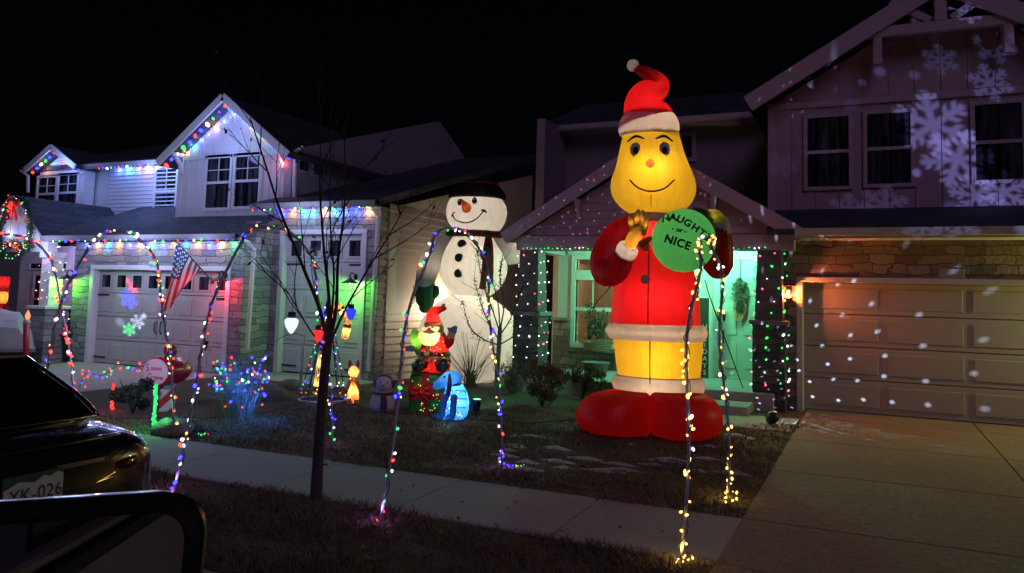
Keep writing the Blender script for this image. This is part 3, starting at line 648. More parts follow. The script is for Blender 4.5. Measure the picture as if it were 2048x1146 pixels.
for xx in (pl.x, pr.x): a.bar((xx, pY - .02, pz - .05), (pm, pY - .02, pt.z - .05), .05, .24)
a.box((pl.x + .05, pY + .15, pz - .12), (pl.x + .5, pY + .35, pz + .02)); a.build('bargeboard', mauve_trim, HR, world=True)
for t in (.27, .73):
    xx = pl.x + (pr.x - pl.x) * t; zz = pt.z - .25 - abs(xx - pm) * ps
    a = MB(); a.bar((xx, pY + .02, zz), (xx, pY + .2, zz), .1, .1); a.bar((xx, pY + .06, zz), (xx, pY + .2, zz - .3), .08, .08); a.build('gable_bracket', mauve_trim, HR, world=True)
a = MB(); a.box((pl.x + .2, pY + .14, 2.68), (pr.x - .15, pY + .5, pz)); a.box((pl.x + .2, pY + .5, 2.68), (pl.x + .5, 15.7, pz)); a.build('beam', mauve_trim, HR, world=True, bevel=.01)
a = MB(); a.box((pl.x + .5, pY + .5, 2.9), (-1.42, 15.7, 2.95)); a.build('ceiling', cream_trim, HR, world=True)
a = MB(); a.box((pl.x + .1, 13.5, 0), (-1.44, 15.7, .3)); a.build('porch_slab', concrete, HR, world=True, bevel=.01)
a = MB(); q = PZ(1465, 805, 0); a.box((-2.75, 12.75, 0), (-1.75, 13.5, .15)); a.build('step', concrete, HR, world=True, bevel=.01)
def porch_column(px0, px1, pxc):
    c = PY(pxc, 600, 13.9); x = c.x
    a = MB(); a.box((x - .26, 13.62, 0), (x + .26, 14.14, 1.42)); o = a.build('pier', stone_dark, HR, world=True)
    q = MB(); q.box((x - .31, 13.57, 1.42), (x + .31, 14.19, 1.5)); q.build('cap', mat('grey_cap', (.2, .19, .2), .7), o, world=True, bevel=.01)
    q = MB(); v = [(x - .23, 13.65), (x + .23, 13.65), (x + .23, 14.11), (x - .23, 14.11)]; w = [(x - .19, 13.7), (x + .19, 13.7), (x + .19, 14.08), (x - .19, 14.08)]
    q.add([(*p, 1.5) for p in v] + [(*p, 2.7) for p in w], ((3, 2, 1, 0), (4, 5, 6, 7), (0, 1, 5, 4), (1, 2, 6, 5), (2, 3, 7, 6), (3, 0, 4, 7)))
    q.build('column', mat('brown_column', (.1, .085, .09), .6), HR, world=True, bevel=.01); return x
cxl = porch_column(1035, 1085, 1064); cxr = porch_column(1520, 1565, 1541)
# porch back wall with the lit window; room behind it
rY = 15.7; wc = PY(1115, 600, rY).x
wa, wb = PY(1153, 536, rY), PY(1207, 688, rY); t0, t1 = PY(1154, 520, rY), PY(1207, 540, rY)
lx0, lx1, lz0, lz1 = wa.x, wb.x + .28, wb.z, PY(1153, 560, rY).z
tz0, tz1 = PY(1153, 540, rY).z, PY(1153, 519, rY).z
a = MB(); a.box((wc, rY, .3), (lx0, rY + .15, 2.92)); a.box((lx1, rY, .3), (-1.42, rY + .15, 2.92)); a.box((lx0, rY, .3), (lx1, rY + .15, lz0)); a.box((lx0, rY, lz1), (lx1, rY + .15, tz0)); a.box((lx0, rY, tz1), (lx1, rY + .15, 2.92)); a.build('wall', porch_paint, HR, world=True)
a = MB(); kz = PY(1110, 640, rY).z; a.box((wc - .05, rY - .1, .3), (lx0 - .11, rY, kz)); a.box((lx0 - .11, rY - .1, .3), (lx1 + .11, rY, lz0 - .14)); a.box((lx1 + .11, rY - .1, .3), (-3.05, rY, kz)); a.build('stone_skirt', stone_brown, HR, world=True)
a = MB(); a.box((wc - .1, rY - .15, kz), (lx0 - .11, rY, kz + .06)); a.box((lx1 + .11, rY - .15, kz), (-3.03, rY, kz + .06)); a.build('stone_ledge', mat('grey_cap', (.2, .19, .2), .7), HR, world=True)
gt = mat('pale_window_trim', (.62, .66, .62), .5, .06)
a = MB(); a.box((lx0 - .1, rY - .05, lz0 - .1), (lx0, rY + .1, tz1 + .1)); a.box((lx1, rY - .05, lz0 - .1), (lx1 + .1, rY + .1, tz1 + .1)); a.box((lx0, rY - .05, lz0 - .1), (lx1, rY + .1, lz0)); a.box((lx0, rY - .05, lz1), (lx1, rY + .1, tz0)); a.box((lx0, rY - .05, tz1), (lx1, rY + .1, tz1 + .1))
a.prism([(lx0 - .16, rY - .1, tz1 + .1), (lx1 + .16, rY - .1, tz1 + .1), (lx1 + .24, rY - .1, tz1 + .3), (lx0 - .24, rY - .1, tz1 + .3)], (0, .1, 0))
f = a.build('window', gt, HR, world=True, bevel=.006)
zm = (lz0 + lz1) / 2 + .05
a = MB(); a.box((lx0, rY - .02, zm - .035), (lx1, rY + .05, zm + .035)); a.build('sash_rail', gt, f, world=True)
a = MB(); xm = (lx0 + lx1) / 2 - .08; a.box((xm - .012, rY, zm + .035), (xm + .012, rY + .02, lz1)); a.build('muntin', gt, f, world=True)
gm = bpy.data.materials.new('clear_glass'); gm.use_nodes = True; gm.node_tree.nodes.clear(); MATS['clear_glass'] = gm
tr = nn(gm, 'ShaderNodeBsdfTransparent'); gs = nn(gm, 'ShaderNodeBsdfGlossy'); gs.inputs['Roughness'].default_value = .03; mxs = nn(gm, 'ShaderNodeMixShader'); mxs.inputs[0].default_value = .07
lk(gm, tr.outputs[0], mxs.inputs[1]); lk(gm, gs.outputs[0], mxs.inputs[2]); oo = nn(gm, 'ShaderNodeOutputMaterial'); lk(gm, mxs.outputs[0], oo.inputs[0])
a = MB(); a.box((lx0, rY + .03, lz0), (lx1, rY + .036, lz1)); a.box((lx0, rY + .03, tz0), (lx1, rY + .036, tz1)); a.build('pane', gm, f, world=True)
room = mat('warm_room_paint', (.62, .52, .38), .8, .06)
a = MB(); a.box((lx0 - .5, 18.4, .3), (lx1 + 1.2, 18.5, 2.95)); a.box((lx0 - .6, rY + .16, .3), (lx0 - .5, 18.4, 2.95)); a.box((lx1 + 1.2, rY + .16, .3), (lx1 + 1.3, 18.4, 2.95)); a.box((lx0 - .5, rY + .16, .2), (lx1 + 1.2, 18.4, .3)); a.box((lx0 - .5, rY + .16, 2.95), (lx1 + 1.2, 18.4, 3.0)); a.build('room', room, HR, world=True)
a = MB(); a.bar((lx0 - .3, 17.9, 1.55), (lx1 + .6, 17.9, 1.62), .06); a.bar((lx0 - .3, 17.9, 1.05), (lx1 + .6, 17.9, 1.1), .05)
for k in range(12): a.bar((lx0 - .25 + k * .15, 17.9, 1.08), (lx0 - .25 + k * .15, 17.9, 1.57), .022)
a.box((lx0 - .4, 17.85, .3), (lx1 + .8, 17.95, 1.04)); a.build('stair_railing', white_paint, HR, world=True)
lamp('room_light', ((lx0 + lx1) / 2 + .3, 17.0, 2.6), (1, .72, .38), 26, HR, radius=.12)
# front door
dl, dr = PY(1441, 640, rY), PY(1521, 640, rY); dtz = PY(1480, 522, rY).z
mint = mat('pale_green_door', (.5, .6, .52), .45, .05, 2)
a = MB(); a.box((dl.x, rY - .05, .34), (dr.x, rY - .012, dtz))
dw = dr.x - dl.x
for za, zb2 in ((.5, 1.0), (1.15, 1.75), (1.9, dtz - .15)):
    for k in (0, 1): a.box((dl.x + .09 + k * (dw - .06) / 2, rY - .062, za), (dl.x + .09 + k * (dw - .06) / 2 + (dw - .3) / 2, rY - .048, zb2))
d = a.build('front_door', mint, HR, world=True, bevel=.008)
a = MB(); a.box((dl.x - .13, rY - .07, .3), (dl.x - .005, rY, dtz + .2)); a.box((dr.x + .005, rY - .07, .3), (dr.x + .13, rY, dtz + .2)); a.box((dl.x - .005, rY - .07, dtz + .005), (dr.x + .005, rY, dtz + .2)); a.box((dl.x, rY - .07, .3), (dr.x, rY, .34)); a.build('door_trim', gt, HR, world=True, bevel=.008)
a = MB(); a.box((dl.x + .05, rY - .075, 1.42), (dl.x + .11, rY - .05, 1.55)); a.tube([(dl.x + .08, rY - .055, 1.25), (dl.x + .08, rY - .12, 1.2), (dl.x + .08, rY - .12, 1.02), (dl.x + .08, rY - .055, .98)], .014, 8, 2); a.build('handle', black_metal, d, world=True)
a = MB(); xx = -3.9; a.lathe((xx, 14.7, 2.9), [(0, .09), (-.03, .1), (-.05, .06)], 16); o = a.build('ceiling_lamp', black_metal, HR, world=True)
a = MB(); a.ball((xx, 14.7, 2.81), (.08, .08, .06), 14, 8); a.build('lamp_bulb', glow('porch_green', (.2, 1, .5), 7), o, world=True, smooth=True)
lamp('porch_light', (xx, 14.7, 2.68), (.2, 1, .52), 170, HR, radius=.09)
a = MB(); xx = -2.3; a.lathe((xx, 14.9, 2.9), [(0, .09), (-.03, .1), (-.05, .06)], 16); o = a.build('ceiling_lamp', black_metal, HR, world=True)
a = MB(); a.ball((xx, 14.9, 2.81), (.08, .08, .06), 14, 8); a.build('lamp_bulb', glow('porch_green', (.2, 1, .5), 7), o, world=True, smooth=True)
lamp('porch_light', (xx, 14.9, 2.68), (.2, 1, .52), 90, HR, radius=.09)
wall_lamp(HR, PY(1572, 588, dY) + Vector((.05, 0, .02)), (1, .19, .05), 135, barn=False)
wall_lamp(HR, Vector((4.25, dY, 1.9)), (.95, 1, .3), 340, barn=False)
# ------------------------------------------------------------------ giant inflatable in a red suit
red_ny = nylon('red_nylon', (.6, .01, .015)); yel_ny = nylon('yellow_nylon', (.86, .56, .03)); wht_ny = nylon('white_nylon', (.8, .74, .72), .45)
snow_ny = nylon('snow_nylon', (.82, .78, .72), .5); green_ny = nylon('green_nylon', (.1, .5, .16), .4); olive_ny = nylon('olive_nylon', (.24, .2, .03), .35)
blk = mat('black_print', (.01, .01, .01), .6)
def inflatable_seams(): pass
f = Frame(1300, 862)
E = thing('inflatable_figure', 'giant lit inflatable figure in red suit and yellow trousers holding a green ball', 'inflatable', f.L, f.rot, 'tall yard inflatables')
def rows(f, lst, dy=0.0): return [(f.uv(l, py, dy)[1], f.uv(l, py, dy)[0], f.uv(r, py, dy)[0]) for py, l, r in lst]
def m_per_px(f, px, py): return abs(f.uv(px + 50, py)[0] - f.uv(px, py)[0]) / 50
k = m_per_px(f, 1300, 600)
for prof in ([(858, 1205, 1296), (852, 1172, 1302), (838, 1160, 1304), (818, 1156, 1304), (800, 1166, 1304), (786, 1180, 1303), (779, 1205, 1302), (775, 1235, 1300)], [(874, 1310, 1415), (868, 1298, 1428), (850, 1296, 1439), (825, 1296, 1442), (806, 1297, 1436), (790, 1298, 1424), (781, 1300, 1408), (776, 1304, 1385)]):
    pr_ = rows(f, prof); v0 = pr_[0][0]; a = MB(); a.stack([(v - v0 + .01 if q < 2 else v - v0 * (1 - q / 7), l, r) for q, (v, l, r) in enumerate(pr_)], 1.25, 30, 4, -.28); a.build('boot', red_ny, E, smooth=True)
a = MB(); a.stack(rows(f, [(782, 1240, 1400), (776, 1228, 1408), (762, 1224, 1411), (750, 1230, 1406), (747, 1234, 1402)]), .75, caps=False); a.build('trouser_cuff', wht_ny, E, smooth=True)
a = MB(); a.stack(rows(f, [(750, 1238, 1400), (740, 1234, 1402), (700, 1229, 1405), (672, 1224, 1407)]), .78, caps=False); o = a.build('trousers', yel_ny, E, smooth=True)
q = MB(); hw = (1407 - 1226) / 2 * k; q.tube([Vector((f.p(1300, 670).x, -.78 * hw - .02, f.p(1300, 670).z)), Vector((f.p(1300, 760).x, -.78 * hw - .0, f.p(1300, 760).z))], .008, 6); q.build('seam', mat('brown_seam', (.34, .2, .02), .8), o)
a = MB(); a.stack(rows(f, [(676, 1222, 1408), (673, 1217, 1412), (660, 1211, 1416), (648, 1217, 1411), (645, 1222, 1402)]), .8, 40, caps=False); a.build('coat_hem', wht_ny, E, smooth=True)
a = MB(); a.stack(rows(f, [(646, 1222, 1401), (640, 1222, 1401), (600, 1225, 1399), (560, 1231, 1393), (520, 1240, 1383), (480, 1251, 1371), (455, 1258, 1360), (440, 1270, 1340)]), .8, 40, caps=False); coat = a.build('coat', red_ny, E, smooth=True)
q = MB(); cx0 = f.p(1297, 560).x
def coat_y(py, l, r): return -.8 * (r - l) / 2 * k
q.tube([Vector((cx0, coat_y(py, l, r) - .008, f.p(1300, py).z)) for py, l, r in ((645, 1222, 1401), (600, 1225, 1399), (560, 1231, 1393), (520, 1240, 1383), (480, 1251, 1371))], .008, 6, 4); q.build('seam', mat('dark_red_seam', (.12, .01, .01), .8), coat)
for py, l, r in ((497, 1246, 1377), (560, 1231, 1393)):
    q = MB(); c = f.p(1291, py); q.ball((c.x, coat_y(py, l, r) - .01, c.z), (.065, .03, .06), 16, 10); q.build('button', wht_ny, coat, smooth=True)
a = MB(); a.stack(rows(f, [(446, 1264, 1347), (440, 1256, 1354), (428, 1260, 1348), (420, 1272, 1338)]), .85, caps=False); a.build('collar', wht_ny, E, smooth=True)
P = f.p
a = MB(); a.tube([P(1252, 505, -.62), P(1232, 538, -.5), P(1212, 545, -.35), P(1215, 515, -.25), P(1240, 478, -.1), P(1272, 462, 0)], [19 * k, 27 * k, 28 * k, 35 * k, 37 * k, 38 * k], 20, 5, 'end'); a.build('sleeve', red_ny, E, smooth=True)
a = MB(); a.tube([P(1338, 450, 0), P(1385, 462, -.05), P(1425, 500, -.12), P(1437, 530, -.2), P(1437, 500, -.3), P(1437, 462, -.36)], [34 * k, 36 * k, 34 * k, 28 * k, 28 * k, 24 * k], 20, 5, True); a.build('sleeve', red_ny, E, smooth=True)
a = MB(); a.tube([P(1249, 511, -.61), P(1252, 505, -.64), P(1257, 496, -.69), P(1260, 491, -.71)], [19 * k, 21.5 * k, 21 * k, 16 * k], 20, 3, 'open'); a.build('sleeve_cuff', wht_ny, E, smooth=True)
a = MB(); a.tube([P(1440, 466, -.36), P(1437, 450, -.38)], [22 * k, 22 * k], 20, 1, True); a.build('sleeve_cuff', wht_ny, E, smooth=True)
# gloves: palm, four fingers and a thumb each
orange_ny = nylon('ochre_nylon', (.8, .42, .05), .5)
a = MB(); a.tube([P(1259, 493, -.71), P(1266, 480, -.75), P(1275, 462, -.76)], [13 * k, 17 * k, 15 * k], 14, 4, 'end', flat=.6)
for (x1, y1, x2, y2, x3, y3) in ((1266, 466, 1262, 446, 1260, 434), (1274, 460, 1275, 440, 1276, 423), (1281, 460, 1284, 440, 1286, 425), (1287, 466, 1293, 450, 1296, 438)):
    a.tube([P(x1, y1, -.76), P(x2, y2, -.78), P(x3, y3, -.74)], [6 * k, 5.4 * k, 4.4 * k], 10, 4, True); lamp('inner_or_front_light', P(x2, y2, -.78), (1, .75, .45), .12, E, False, .005)  # a tiny lamp added in each finger to brighten the glove
a.tube([P(1283, 488, -.78), P(1292, 482, -.82), P(1299, 477, -.82)], [7 * k, 6.5 * k, 5.5 * k], 10, 4, True); a.build('glove', orange_ny, E, smooth=True)
bc = P(1367, 481, -.62); br = 61 * k
a = MB(); a.tube([P(1440, 446, -.4), P(1428, 432, -.5), P(1412, 428, -.62)], [17 * k, 18 * k, 13 * k], 14, 4, True, flat=.7)
for i, (x, y) in enumerate(((1392, 424), (1388, 433), (1390, 442), (1396, 450))):
    e = P(x, y, -.62); d = (e - bc).normalized(); m = P(1412, 428 + i * 5, -.66); dm = (m - bc).normalized(); a.tube([m, bc + dm.lerp(d, .6) * (br * 1.06), bc + d * (br * 1.05)], [6.5 * k, 6.2 * k, 5.2 * k], 10, 4, True)
a.tube([P(1420, 440, -.6), bc + (P(1424, 462, -.5) - bc).normalized() * br * 1.05], [7 * k, 5.5 * k], 10, 1, True); a.build('glove', olive_ny, E, smooth=True)
a = MB(); a.ball(bc, br, 40, 26); ball = a.build('ornament_ball', green_ny, E, smooth=True)
def on_ball(rot, ox, oy):
    c, s = math.cos(rot), math.sin(rot)
    def fn(v):
        x = (v.x * c - v.y * s) + ox; y = (v.x * s + v.y * c) + oy; d = Vector((x / br, -1.15, y / br)); d.y = -math.sqrt(max(.05, 1 - d.x ** 2 - d.z ** 2)); return bc + d.normalized() * (br * 1.012)
    return fn
q = MB(); word = 'NAUGHTY'
for ch, px, py, an in zip(word, (1333, 1346, 1359, 1372, 1386, 1398, 1410), (443, 441, 446, 453, 462, 471, 479), (8, -8, -24, -30, -33, -36, -40)):
    stroke_text(q, ch, .13, on_ball(R(an), (px - 1367) * k, (481 - py) * k), bold=.006)
stroke_text(q, '- or -', .085, on_ball(R(-14), -10 * k, 15 * k), bold=.004); stroke_text(q, 'NICE', .14, on_ball(R(-19), -13 * k, -8 * k), spacing=1.08, bold=.006); q.build('lettering', blk, ball)
a = MB()
for x, y, x2, y2 in ((1385, 424, 1380, 443), (1400, 426, 1408, 442)):
    d1 = (P(x, y, -.62) - bc).normalized(); d2 = (P(x2, y2, -.62) - bc).normalized(); a.tube([bc + d1 * br * 1.03, bc + (d1 + d2).normalized() * br * 1.08, bc + d2 * br * 1.03], [6 * k, 7 * k, 6 * k], 8, 3, True, flat=.4)
a.build('ribbon', nylon('dark_red_nylon', (.3, .01, .01), .3), ball, smooth=True)
# head: smooth egg with a plain friendly face
hrows = rows(f, [(434, 1280, 1330), (427, 1260, 1352), (412, 1238, 1377), (388, 1223, 1391), (362, 1222, 1391), (332, 1232, 1379), (300, 1239, 1367), (266, 1247, 1358)])
a = MB(); a.stack(hrows, .82, 40, 5, caps=False); head = a.build('head', yel_ny, E, smooth=True)
def on_head(px, py, off=.01):
    p = f.p(px, py); best = None
    q = cat_rom(hrows, 8)
    z = min(q, key=lambda r: abs(r[0] - p.z)); c, r = (z[1] + z[2]) / 2, (z[2] - z[1]) / 2
    x = max(-.97, min(.97, (p.x - c) / r)); return Vector((p.x, -.82 * r * math.sqrt(1 - x * x) - off, p.z))
for ex in (1272, 1328):
    q = MB(); c = on_head(ex, 308, 0); q.ball(c, (.075, .03, .1), 18, 12); e = q.build('eye', mat('eye_white', (.7, .62, .4), .5), head, smooth=True)
    q = MB(); q.ball(c + Vector((.005, -.022, -.015)), (.04, .018, .055), 14, 10); q.build('pupil', blk, e, smooth=True)
    q = MB(); s = 1 if ex > 1300 else -1; q.tube([on_head(ex - 16, 288 + (2 if s < 0 else -1)), on_head(ex, 281), on_head(ex + 16, 288 - (1 if s < 0 else -2))], [.01, .02, .01], 8, 4, True); q.build('eyebrow', blk, head, smooth=True)
q = MB(); q.ball(on_head(1300, 338, .02), .06, 16, 12); q.build('nose', nylon('ochre_nose', (.9, .28, .06), .5), head, smooth=True); lamp('inner_or_front_light', on_head(1300, 338, .02), (1, .8, .6), .35, E, False, .01)  # tiny lamp added inside the nose so it does not stay dark
q = MB(); q.tube([on_head(x, y) for x, y in ((1262, 370), (1278, 385), (1302, 392), (1328, 386), (1346, 370))], .011, 8, 5, True); q.build('mouth', blk, head, smooth=True)
q = MB(); q.tube([on_head(1302, y, .002) for y in (420, 412, 404, 398)], .006, 6, 2); q.build('seam', mat('brown_seam', (.34, .2, .02), .8), head)
# hat
a = MB(); brim = rows(f, [(274, 1244, 1352), (268, 1238, 1358), (250, 1237, 1359), (233, 1245, 1351), (228, 1250, 1345)]); a.stack(brim, .9, 36, caps=False); a.build('hat_band', wht_ny, E, smooth=True)
a = MB(); a.tube([P(1298, 243), P(1290, 212), P(1296, 192), P(1318, 178), P(1322, 164), P(1302, 152), P(1284, 142), P(1271, 136)], [53 * k, 44 * k, 36 * k, 22 * k, 15 * k, 15 * k, 12 * k, 8 * k], 24, 6, 'end'); a.build('hat', red_ny, E, smooth=True)
a = MB(); a.ball(P(1266, 131), 13 * k, 16, 12); a.build('pompom', wht_ny, E, smooth=True)
a = MB(); a.tube([P(1410, 560, .1), P(1418, 590, .3), P(1486, 776, 1.2)], .008, 5); a.build('tether', black_metal, E)
a = MB(); a.tube([P(1232, 560, .1), P(1180, 620, .8)], .008, 5); a.build('tether', black_metal, E)
lamp('inner_or_front_light', P(1258, 495, -.69), (1, .75, .5), 1.6, E, False, .01); lamp('inner_or_front_light', P(1268, 476, -.75), (1, .75, .45), .6, E, False, .01); lamp('inner_or_front_light', P(1420, 431, -.58), (1, .9, .5), 1.4, E, False, .03)
for (px, py, pw, c) in ((1305, 350, 19, (1, .76, .5)), (1300, 470, 20, (1, .72, .45)), (1310, 600, 25, (1, .72, .45)), (1312, 705, 13, (1, .74, .4)), (1312, 762, 10, (1, .75, .45)), (1240, 806, 7, (1, .7, .5)), (1360, 812, 7, (1, .7, .5)), (1296, 214, 6, (1, .7, .5)), (1299, 250, 7, (1, .76, .5)), (1266, 131, .25, (1, .8, .7)), (1318, 172, .8, (1, .7, .5)), (1228, 490, 2.2, (1, .7, .5)), (1420, 490, 2.2, (1, .7, .5))):
    lamp('inner_or_front_light', f.p(px, py, -.18 if pw > 8 else 0), c, pw * (.8 if pw > 8 else 1), E, False, .06)
lamp('inner_or_front_light', bc + Vector((-.02, 0, .03)), (1, .95, .6), 11, E, False, .03)

# ------------------------------------------------------------------ giant inflatable snowman
f = Frame(945, 762); P = f.p; k = m_per_px(f, 945, 600)
N = thing('inflatable_snowman', 'giant lit inflatable snowman with black hat, plaid scarf and green mitten behind bushes', 'inflatable', f.L, f.rot, 'tall yard inflatables')
a = MB(); ell = lambda cx, cy, rx, ry, a0, a1, n=9: [(cy + ry * math.cos(a0 + (a1 - a0) * i / n), cx - rx * math.sin(a0 + (a1 - a0) * i / n), cx + rx * math.sin(a0 + (a1 - a0) * i / n)) for i in range(n + 1)]
a.stack(rows(f, ell(938, 678, 104, 92, .45, 3.05)), .95, 40, 3); a.build('base_ball', snow_ny, N, smooth=True)
a = MB(); mrows = rows(f, ell(946, 529, 69, 70, .25, 2.85)); a.stack(mrows, .9, 40); body = a.build('torso', snow_ny, N, smooth=True)
hrows = rows(f, ell(953, 424, 61, 52, .2, 2.85))
a = MB(); a.stack(hrows, .9, 40); head = a.build('head', snow_ny, N, smooth=True)
def on_rows(hr, px, py, off, rat=.9):
    p = f.p(px, py); z = min(cat_rom(hr, 8), key=lambda r: abs(r[0] - p.z)); c, r = (z[1] + z[2]) / 2, (z[2] - z[1]) / 2
    x = max(-.97, min(.97, (p.x - c) / r)); return Vector((p.x, -rat * r * math.sqrt(1 - x * x) - off, p.z))
for px, py in ((921, 410), (949, 408)):
    q = MB(); c = on_rows(hrows, px, py, 0); q.ball(c, (.055, .025, .075), 14, 10); e = q.build('eye', blk, head, smooth=True)
    q = MB(); q.ball(c + Vector((-.015, -.022, .03)), (.016, .01, .02), 8, 6); q.build('eye_glint', mat('eye_white', (.7, .62, .4), .5), e)
q = MB(); q.tube([on_rows(hrows, 934, 422, -.02), on_rows(hrows, 930, 417, .16), on_rows(hrows, 924, 408, .3)], [.1, .07, .015], 14, 4, True); q.build('carrot_nose', nylon('carrot_nylon', (.9, .2, .04), .45), head, smooth=True); lamp('inner_or_front_light', on_rows(hrows, 930, 417, .1), (1, .8, .6), .5, N, False, .01)
q = MB(); q.tube([on_rows(hrows, x, y, .008) for x, y in ((906, 433), (912, 443), (926, 449), (940, 449), (955, 441), (966, 428))], .014, 8, 5, True); q.tube([on_rows(hrows, x, y, .008) for x, y in ((962, 426), (968, 427), (972, 431))], [.012, .03, .01], 8, 3, True); q.tube([on_rows(hrows, x, y, .008) for x, y in ((904, 436), (907, 431), (911, 428))], [.008, .015, .008], 8, 3, True); q.build('mouth', blk, head, smooth=True)
for px, py in ((925, 491), (919, 518), (918, 548)):
    q = MB(); q.ball(on_rows(mrows, px, py, 0), (.09, .03, .09), 18, 10); q.build('button', blk, body, smooth=True)
a = MB(); a.stack(rows(f, [(398, 905, 1000), (394, 896, 1012), (384, 902, 1010), (372, 910, 1000), (366, 925, 985)]), .95, 36); a.build('hat_brim', nylon('black_nylon', (.012, .012, .015), .1), N, smooth=True)
a = MB(); a.stack(rows(f, [(378, 915, 995), (368, 920, 998), (364, 930, 990), (362, 945, 975)]), .95, 36); a.build('hat_top', nylon('hat_red_nylon', (.4, .01, .01), .3), N, smooth=True)
a = MB(); a.tube([P(893, 492), P(872, 510, -.1), P(856, 540, -.15), P(850, 566, -.2)], [26 * k, 24 * k, 22 * k, 19 * k], 18, 5, True); a.build('arm', snow_ny, N, smooth=True)
a = MB(); a.tube([P(1000, 497), P(1022, 506, -.05), P(1040, 500, -.05), P(1056, 492, -.05)], [28 * k, 24 * k, 20 * k, 17 * k], 18, 5, True); a.build('arm', snow_ny, N, smooth=True)
gm2 = nylon('mitten_nylon', (.01, .1, .04), .3)
a = MB(); a.tube([P(850, 562, -.22), P(850, 585, -.24), P(851, 605, -.24), P(850, 614, -.24)], [19 * k, 20 * k, 18 * k, 12 * k], 18, 4, True, flat=.7); a.tube([P(862, 592, -.24), P(871, 588, -.26), P(872, 577, -.26)], [8 * k, 8 * k, 6 * k], 12, 4, True); a.build('mitten', gm2, N, smooth=True)
def plaid(name):
    m, b = newmat(name); tc = nn(m, 'ShaderNodeTexCoord'); ch = nn(m, 'ShaderNodeTexChecker'); ch.inputs['Scale'].default_value = 7; lk(m, tc.outputs['Object'], ch.inputs['Vector'])
    ch.inputs['Color1'].default_value = (.35, .01, .01, 1); ch.inputs['Color2'].default_value = (.01, .05, .02, 1); lk(m, ch.outputs[0], b.inputs['Base Color']); b.inputs['Roughness'].default_value = .9; return m
pl = plaid('plaid_cloth')
a = MB(); zz = P(950, 470).z; a.torus((P(950, 470).x, 0, zz), .56, .52, .07, 40); 
for pts in ([(975, 472), (972, 500), (969, 540), (964, 578)], [(978, 472), (980, 500), (980, 530), (979, 564)]):
    a.tube([on_rows(mrows, x, y, .04) for x, y in pts], [.05, .06, .065, .07], 10, 4, False, flat=.5)
a.build('scarf', pl, N, smooth=True)
for (px, py, pw) in ((950, 425, 24), (945, 530, 36), (945, 650, 66)): lamp('inner_or_front_light', f.p(px, py), (1, .85, .68), pw, N, False, .06)
lamp('inner_or_front_light', P(864, 530, -.12), (1, .8, .6), 2, N, False); lamp('inner_or_front_light', P(1030, 500, -.05), (1, .8, .6), 2.5, N, False)

# ------------------------------------------------------------------ walk arches with bulbs
pvc = mat('grey_pvc', (.42, .4, .55), .4)
def arch(x, y0, y1, h, label, kinds, n, r, lean=0.0, fallen=None):
    t = thing('light_arch', label, 'light arch', (x, (y0 + y1) / 2, 0), 0, 'lit arches over the sidewalk'); w = (y1 - y0) / 2; pts = []
    for i in range(41):
        s = -1 + 2 * i / 40; pts.append(Vector((lean * (1 - s * s) + .03 * math.sin(i * .7), w * math.copysign(abs(s) ** .82, s), h * (1 - abs(s) ** 2.6) - .02)))
    a = MB(); a.tube(pts, .0125, 8); a.build('arch_tube', pvc, t, smooth=True)
    hx = []
    for i, p in enumerate(along(pts, 160)): hx.append(p + Vector((.026 * math.cos(i * .9), .026 * math.sin(i * .9) * .6, .026 * math.sin(i * .9) * .6)))
    a = MB(); a.tube(hx, .004, 4); a.build('wire', mat('wire_green', (.02, .03, .025)), t)
    rn = random.Random(int(x * 100)); ts = sorted(rn.random() ** 1.0 for _ in range(n)); lst = along(pts, 400)
    for q in ts:
        p = lst[int(q * 399)]; bulb(t, p + Vector((rn.uniform(-.03, .03), rn.uniform(-.03, .03), rn.uniform(-.02, .02))), rn.choice(kinds), r * 1.15 * rn.uniform(.8, 1.2))
    for yy in (-w, w):
        lamp('bulb_glow', (0, yy, .1), (.75, .25, 1) if 'warm' not in label else (1, .6, .1), .9 if 'warm' not in label else 1.2, t, False)
    return t
arch(-1.19, 5.47, 7.38, 2.33, 'light arch of warm white bulbs nearest the driveway, before the giant red figure', ['warm', 'white', 'warm', 'yellow'], 98, .0135)
arch(-3.5, 5.26, 7.46, 2.42, 'multicoloured light arch in front of the inflatable snowman, left of the giant red suited figure', MULTI, 96, .0135)
arch(-5.6, 5.15, 7.37, 2.45, 'multicoloured light arch whose far leg stands between the bare tree and string light cone', MULTI, 92, .0145)
arch(-7.63, 5.15, 6.95, 2.4, 'multicoloured light arch with its top in front of the white garage door and flag', MULTI, 92, .016)
arch(-9.75, 5.1, 7.2, 2.4, 'red lit light arch partly hidden by the dark sedan, before the porch column', ['red', 'red', 'pink', 'white', 'red', 'blue'], 90, .018)

# ------------------------------------------------------------------ strings of bulbs along roof lines
C9 = ['red', 'blue', 'white', 'green', 'blue']
light_string('row of large coloured bulbs along the small left gable of the white house', [sA + Vector((0, .16, -.04)), sT + Vector((0, .16, -.04)), sB + Vector((0, .16, -.04))], 12, C9, .055, rnd=False)
light_string('row of coloured bulbs under the upper eave of the lap sided wall', [Vector((-18.3, 13.66, uz - .12)), Vector((-14.7, 13.66, uz - .12))], 24, C9, .034, rnd=False)
light_string('row of large coloured bulbs along the tall upper gable of the white house', [gA + Vector((0, .16, -.04)), gT + Vector((0, .16, -.04)), gB + Vector((0, .16, -.04))], 22, C9, .055, rnd=False)
light_string('row of coloured bulbs along the eave above the flag and double garage door', [Vector((-17.2, 11.48, eZ - .03)), Vector((-11.4, 11.48, eZ - .03))], 27, C9, .028, rnd=False)
light_string('row of coloured bulbs along the porch gable above the wreath', [pA + Vector((0, .07, -.04)), pT + Vector((0, .07, -.04)), pB + Vector((0, .07, -.04))], 14, C9, .04, rnd=False)
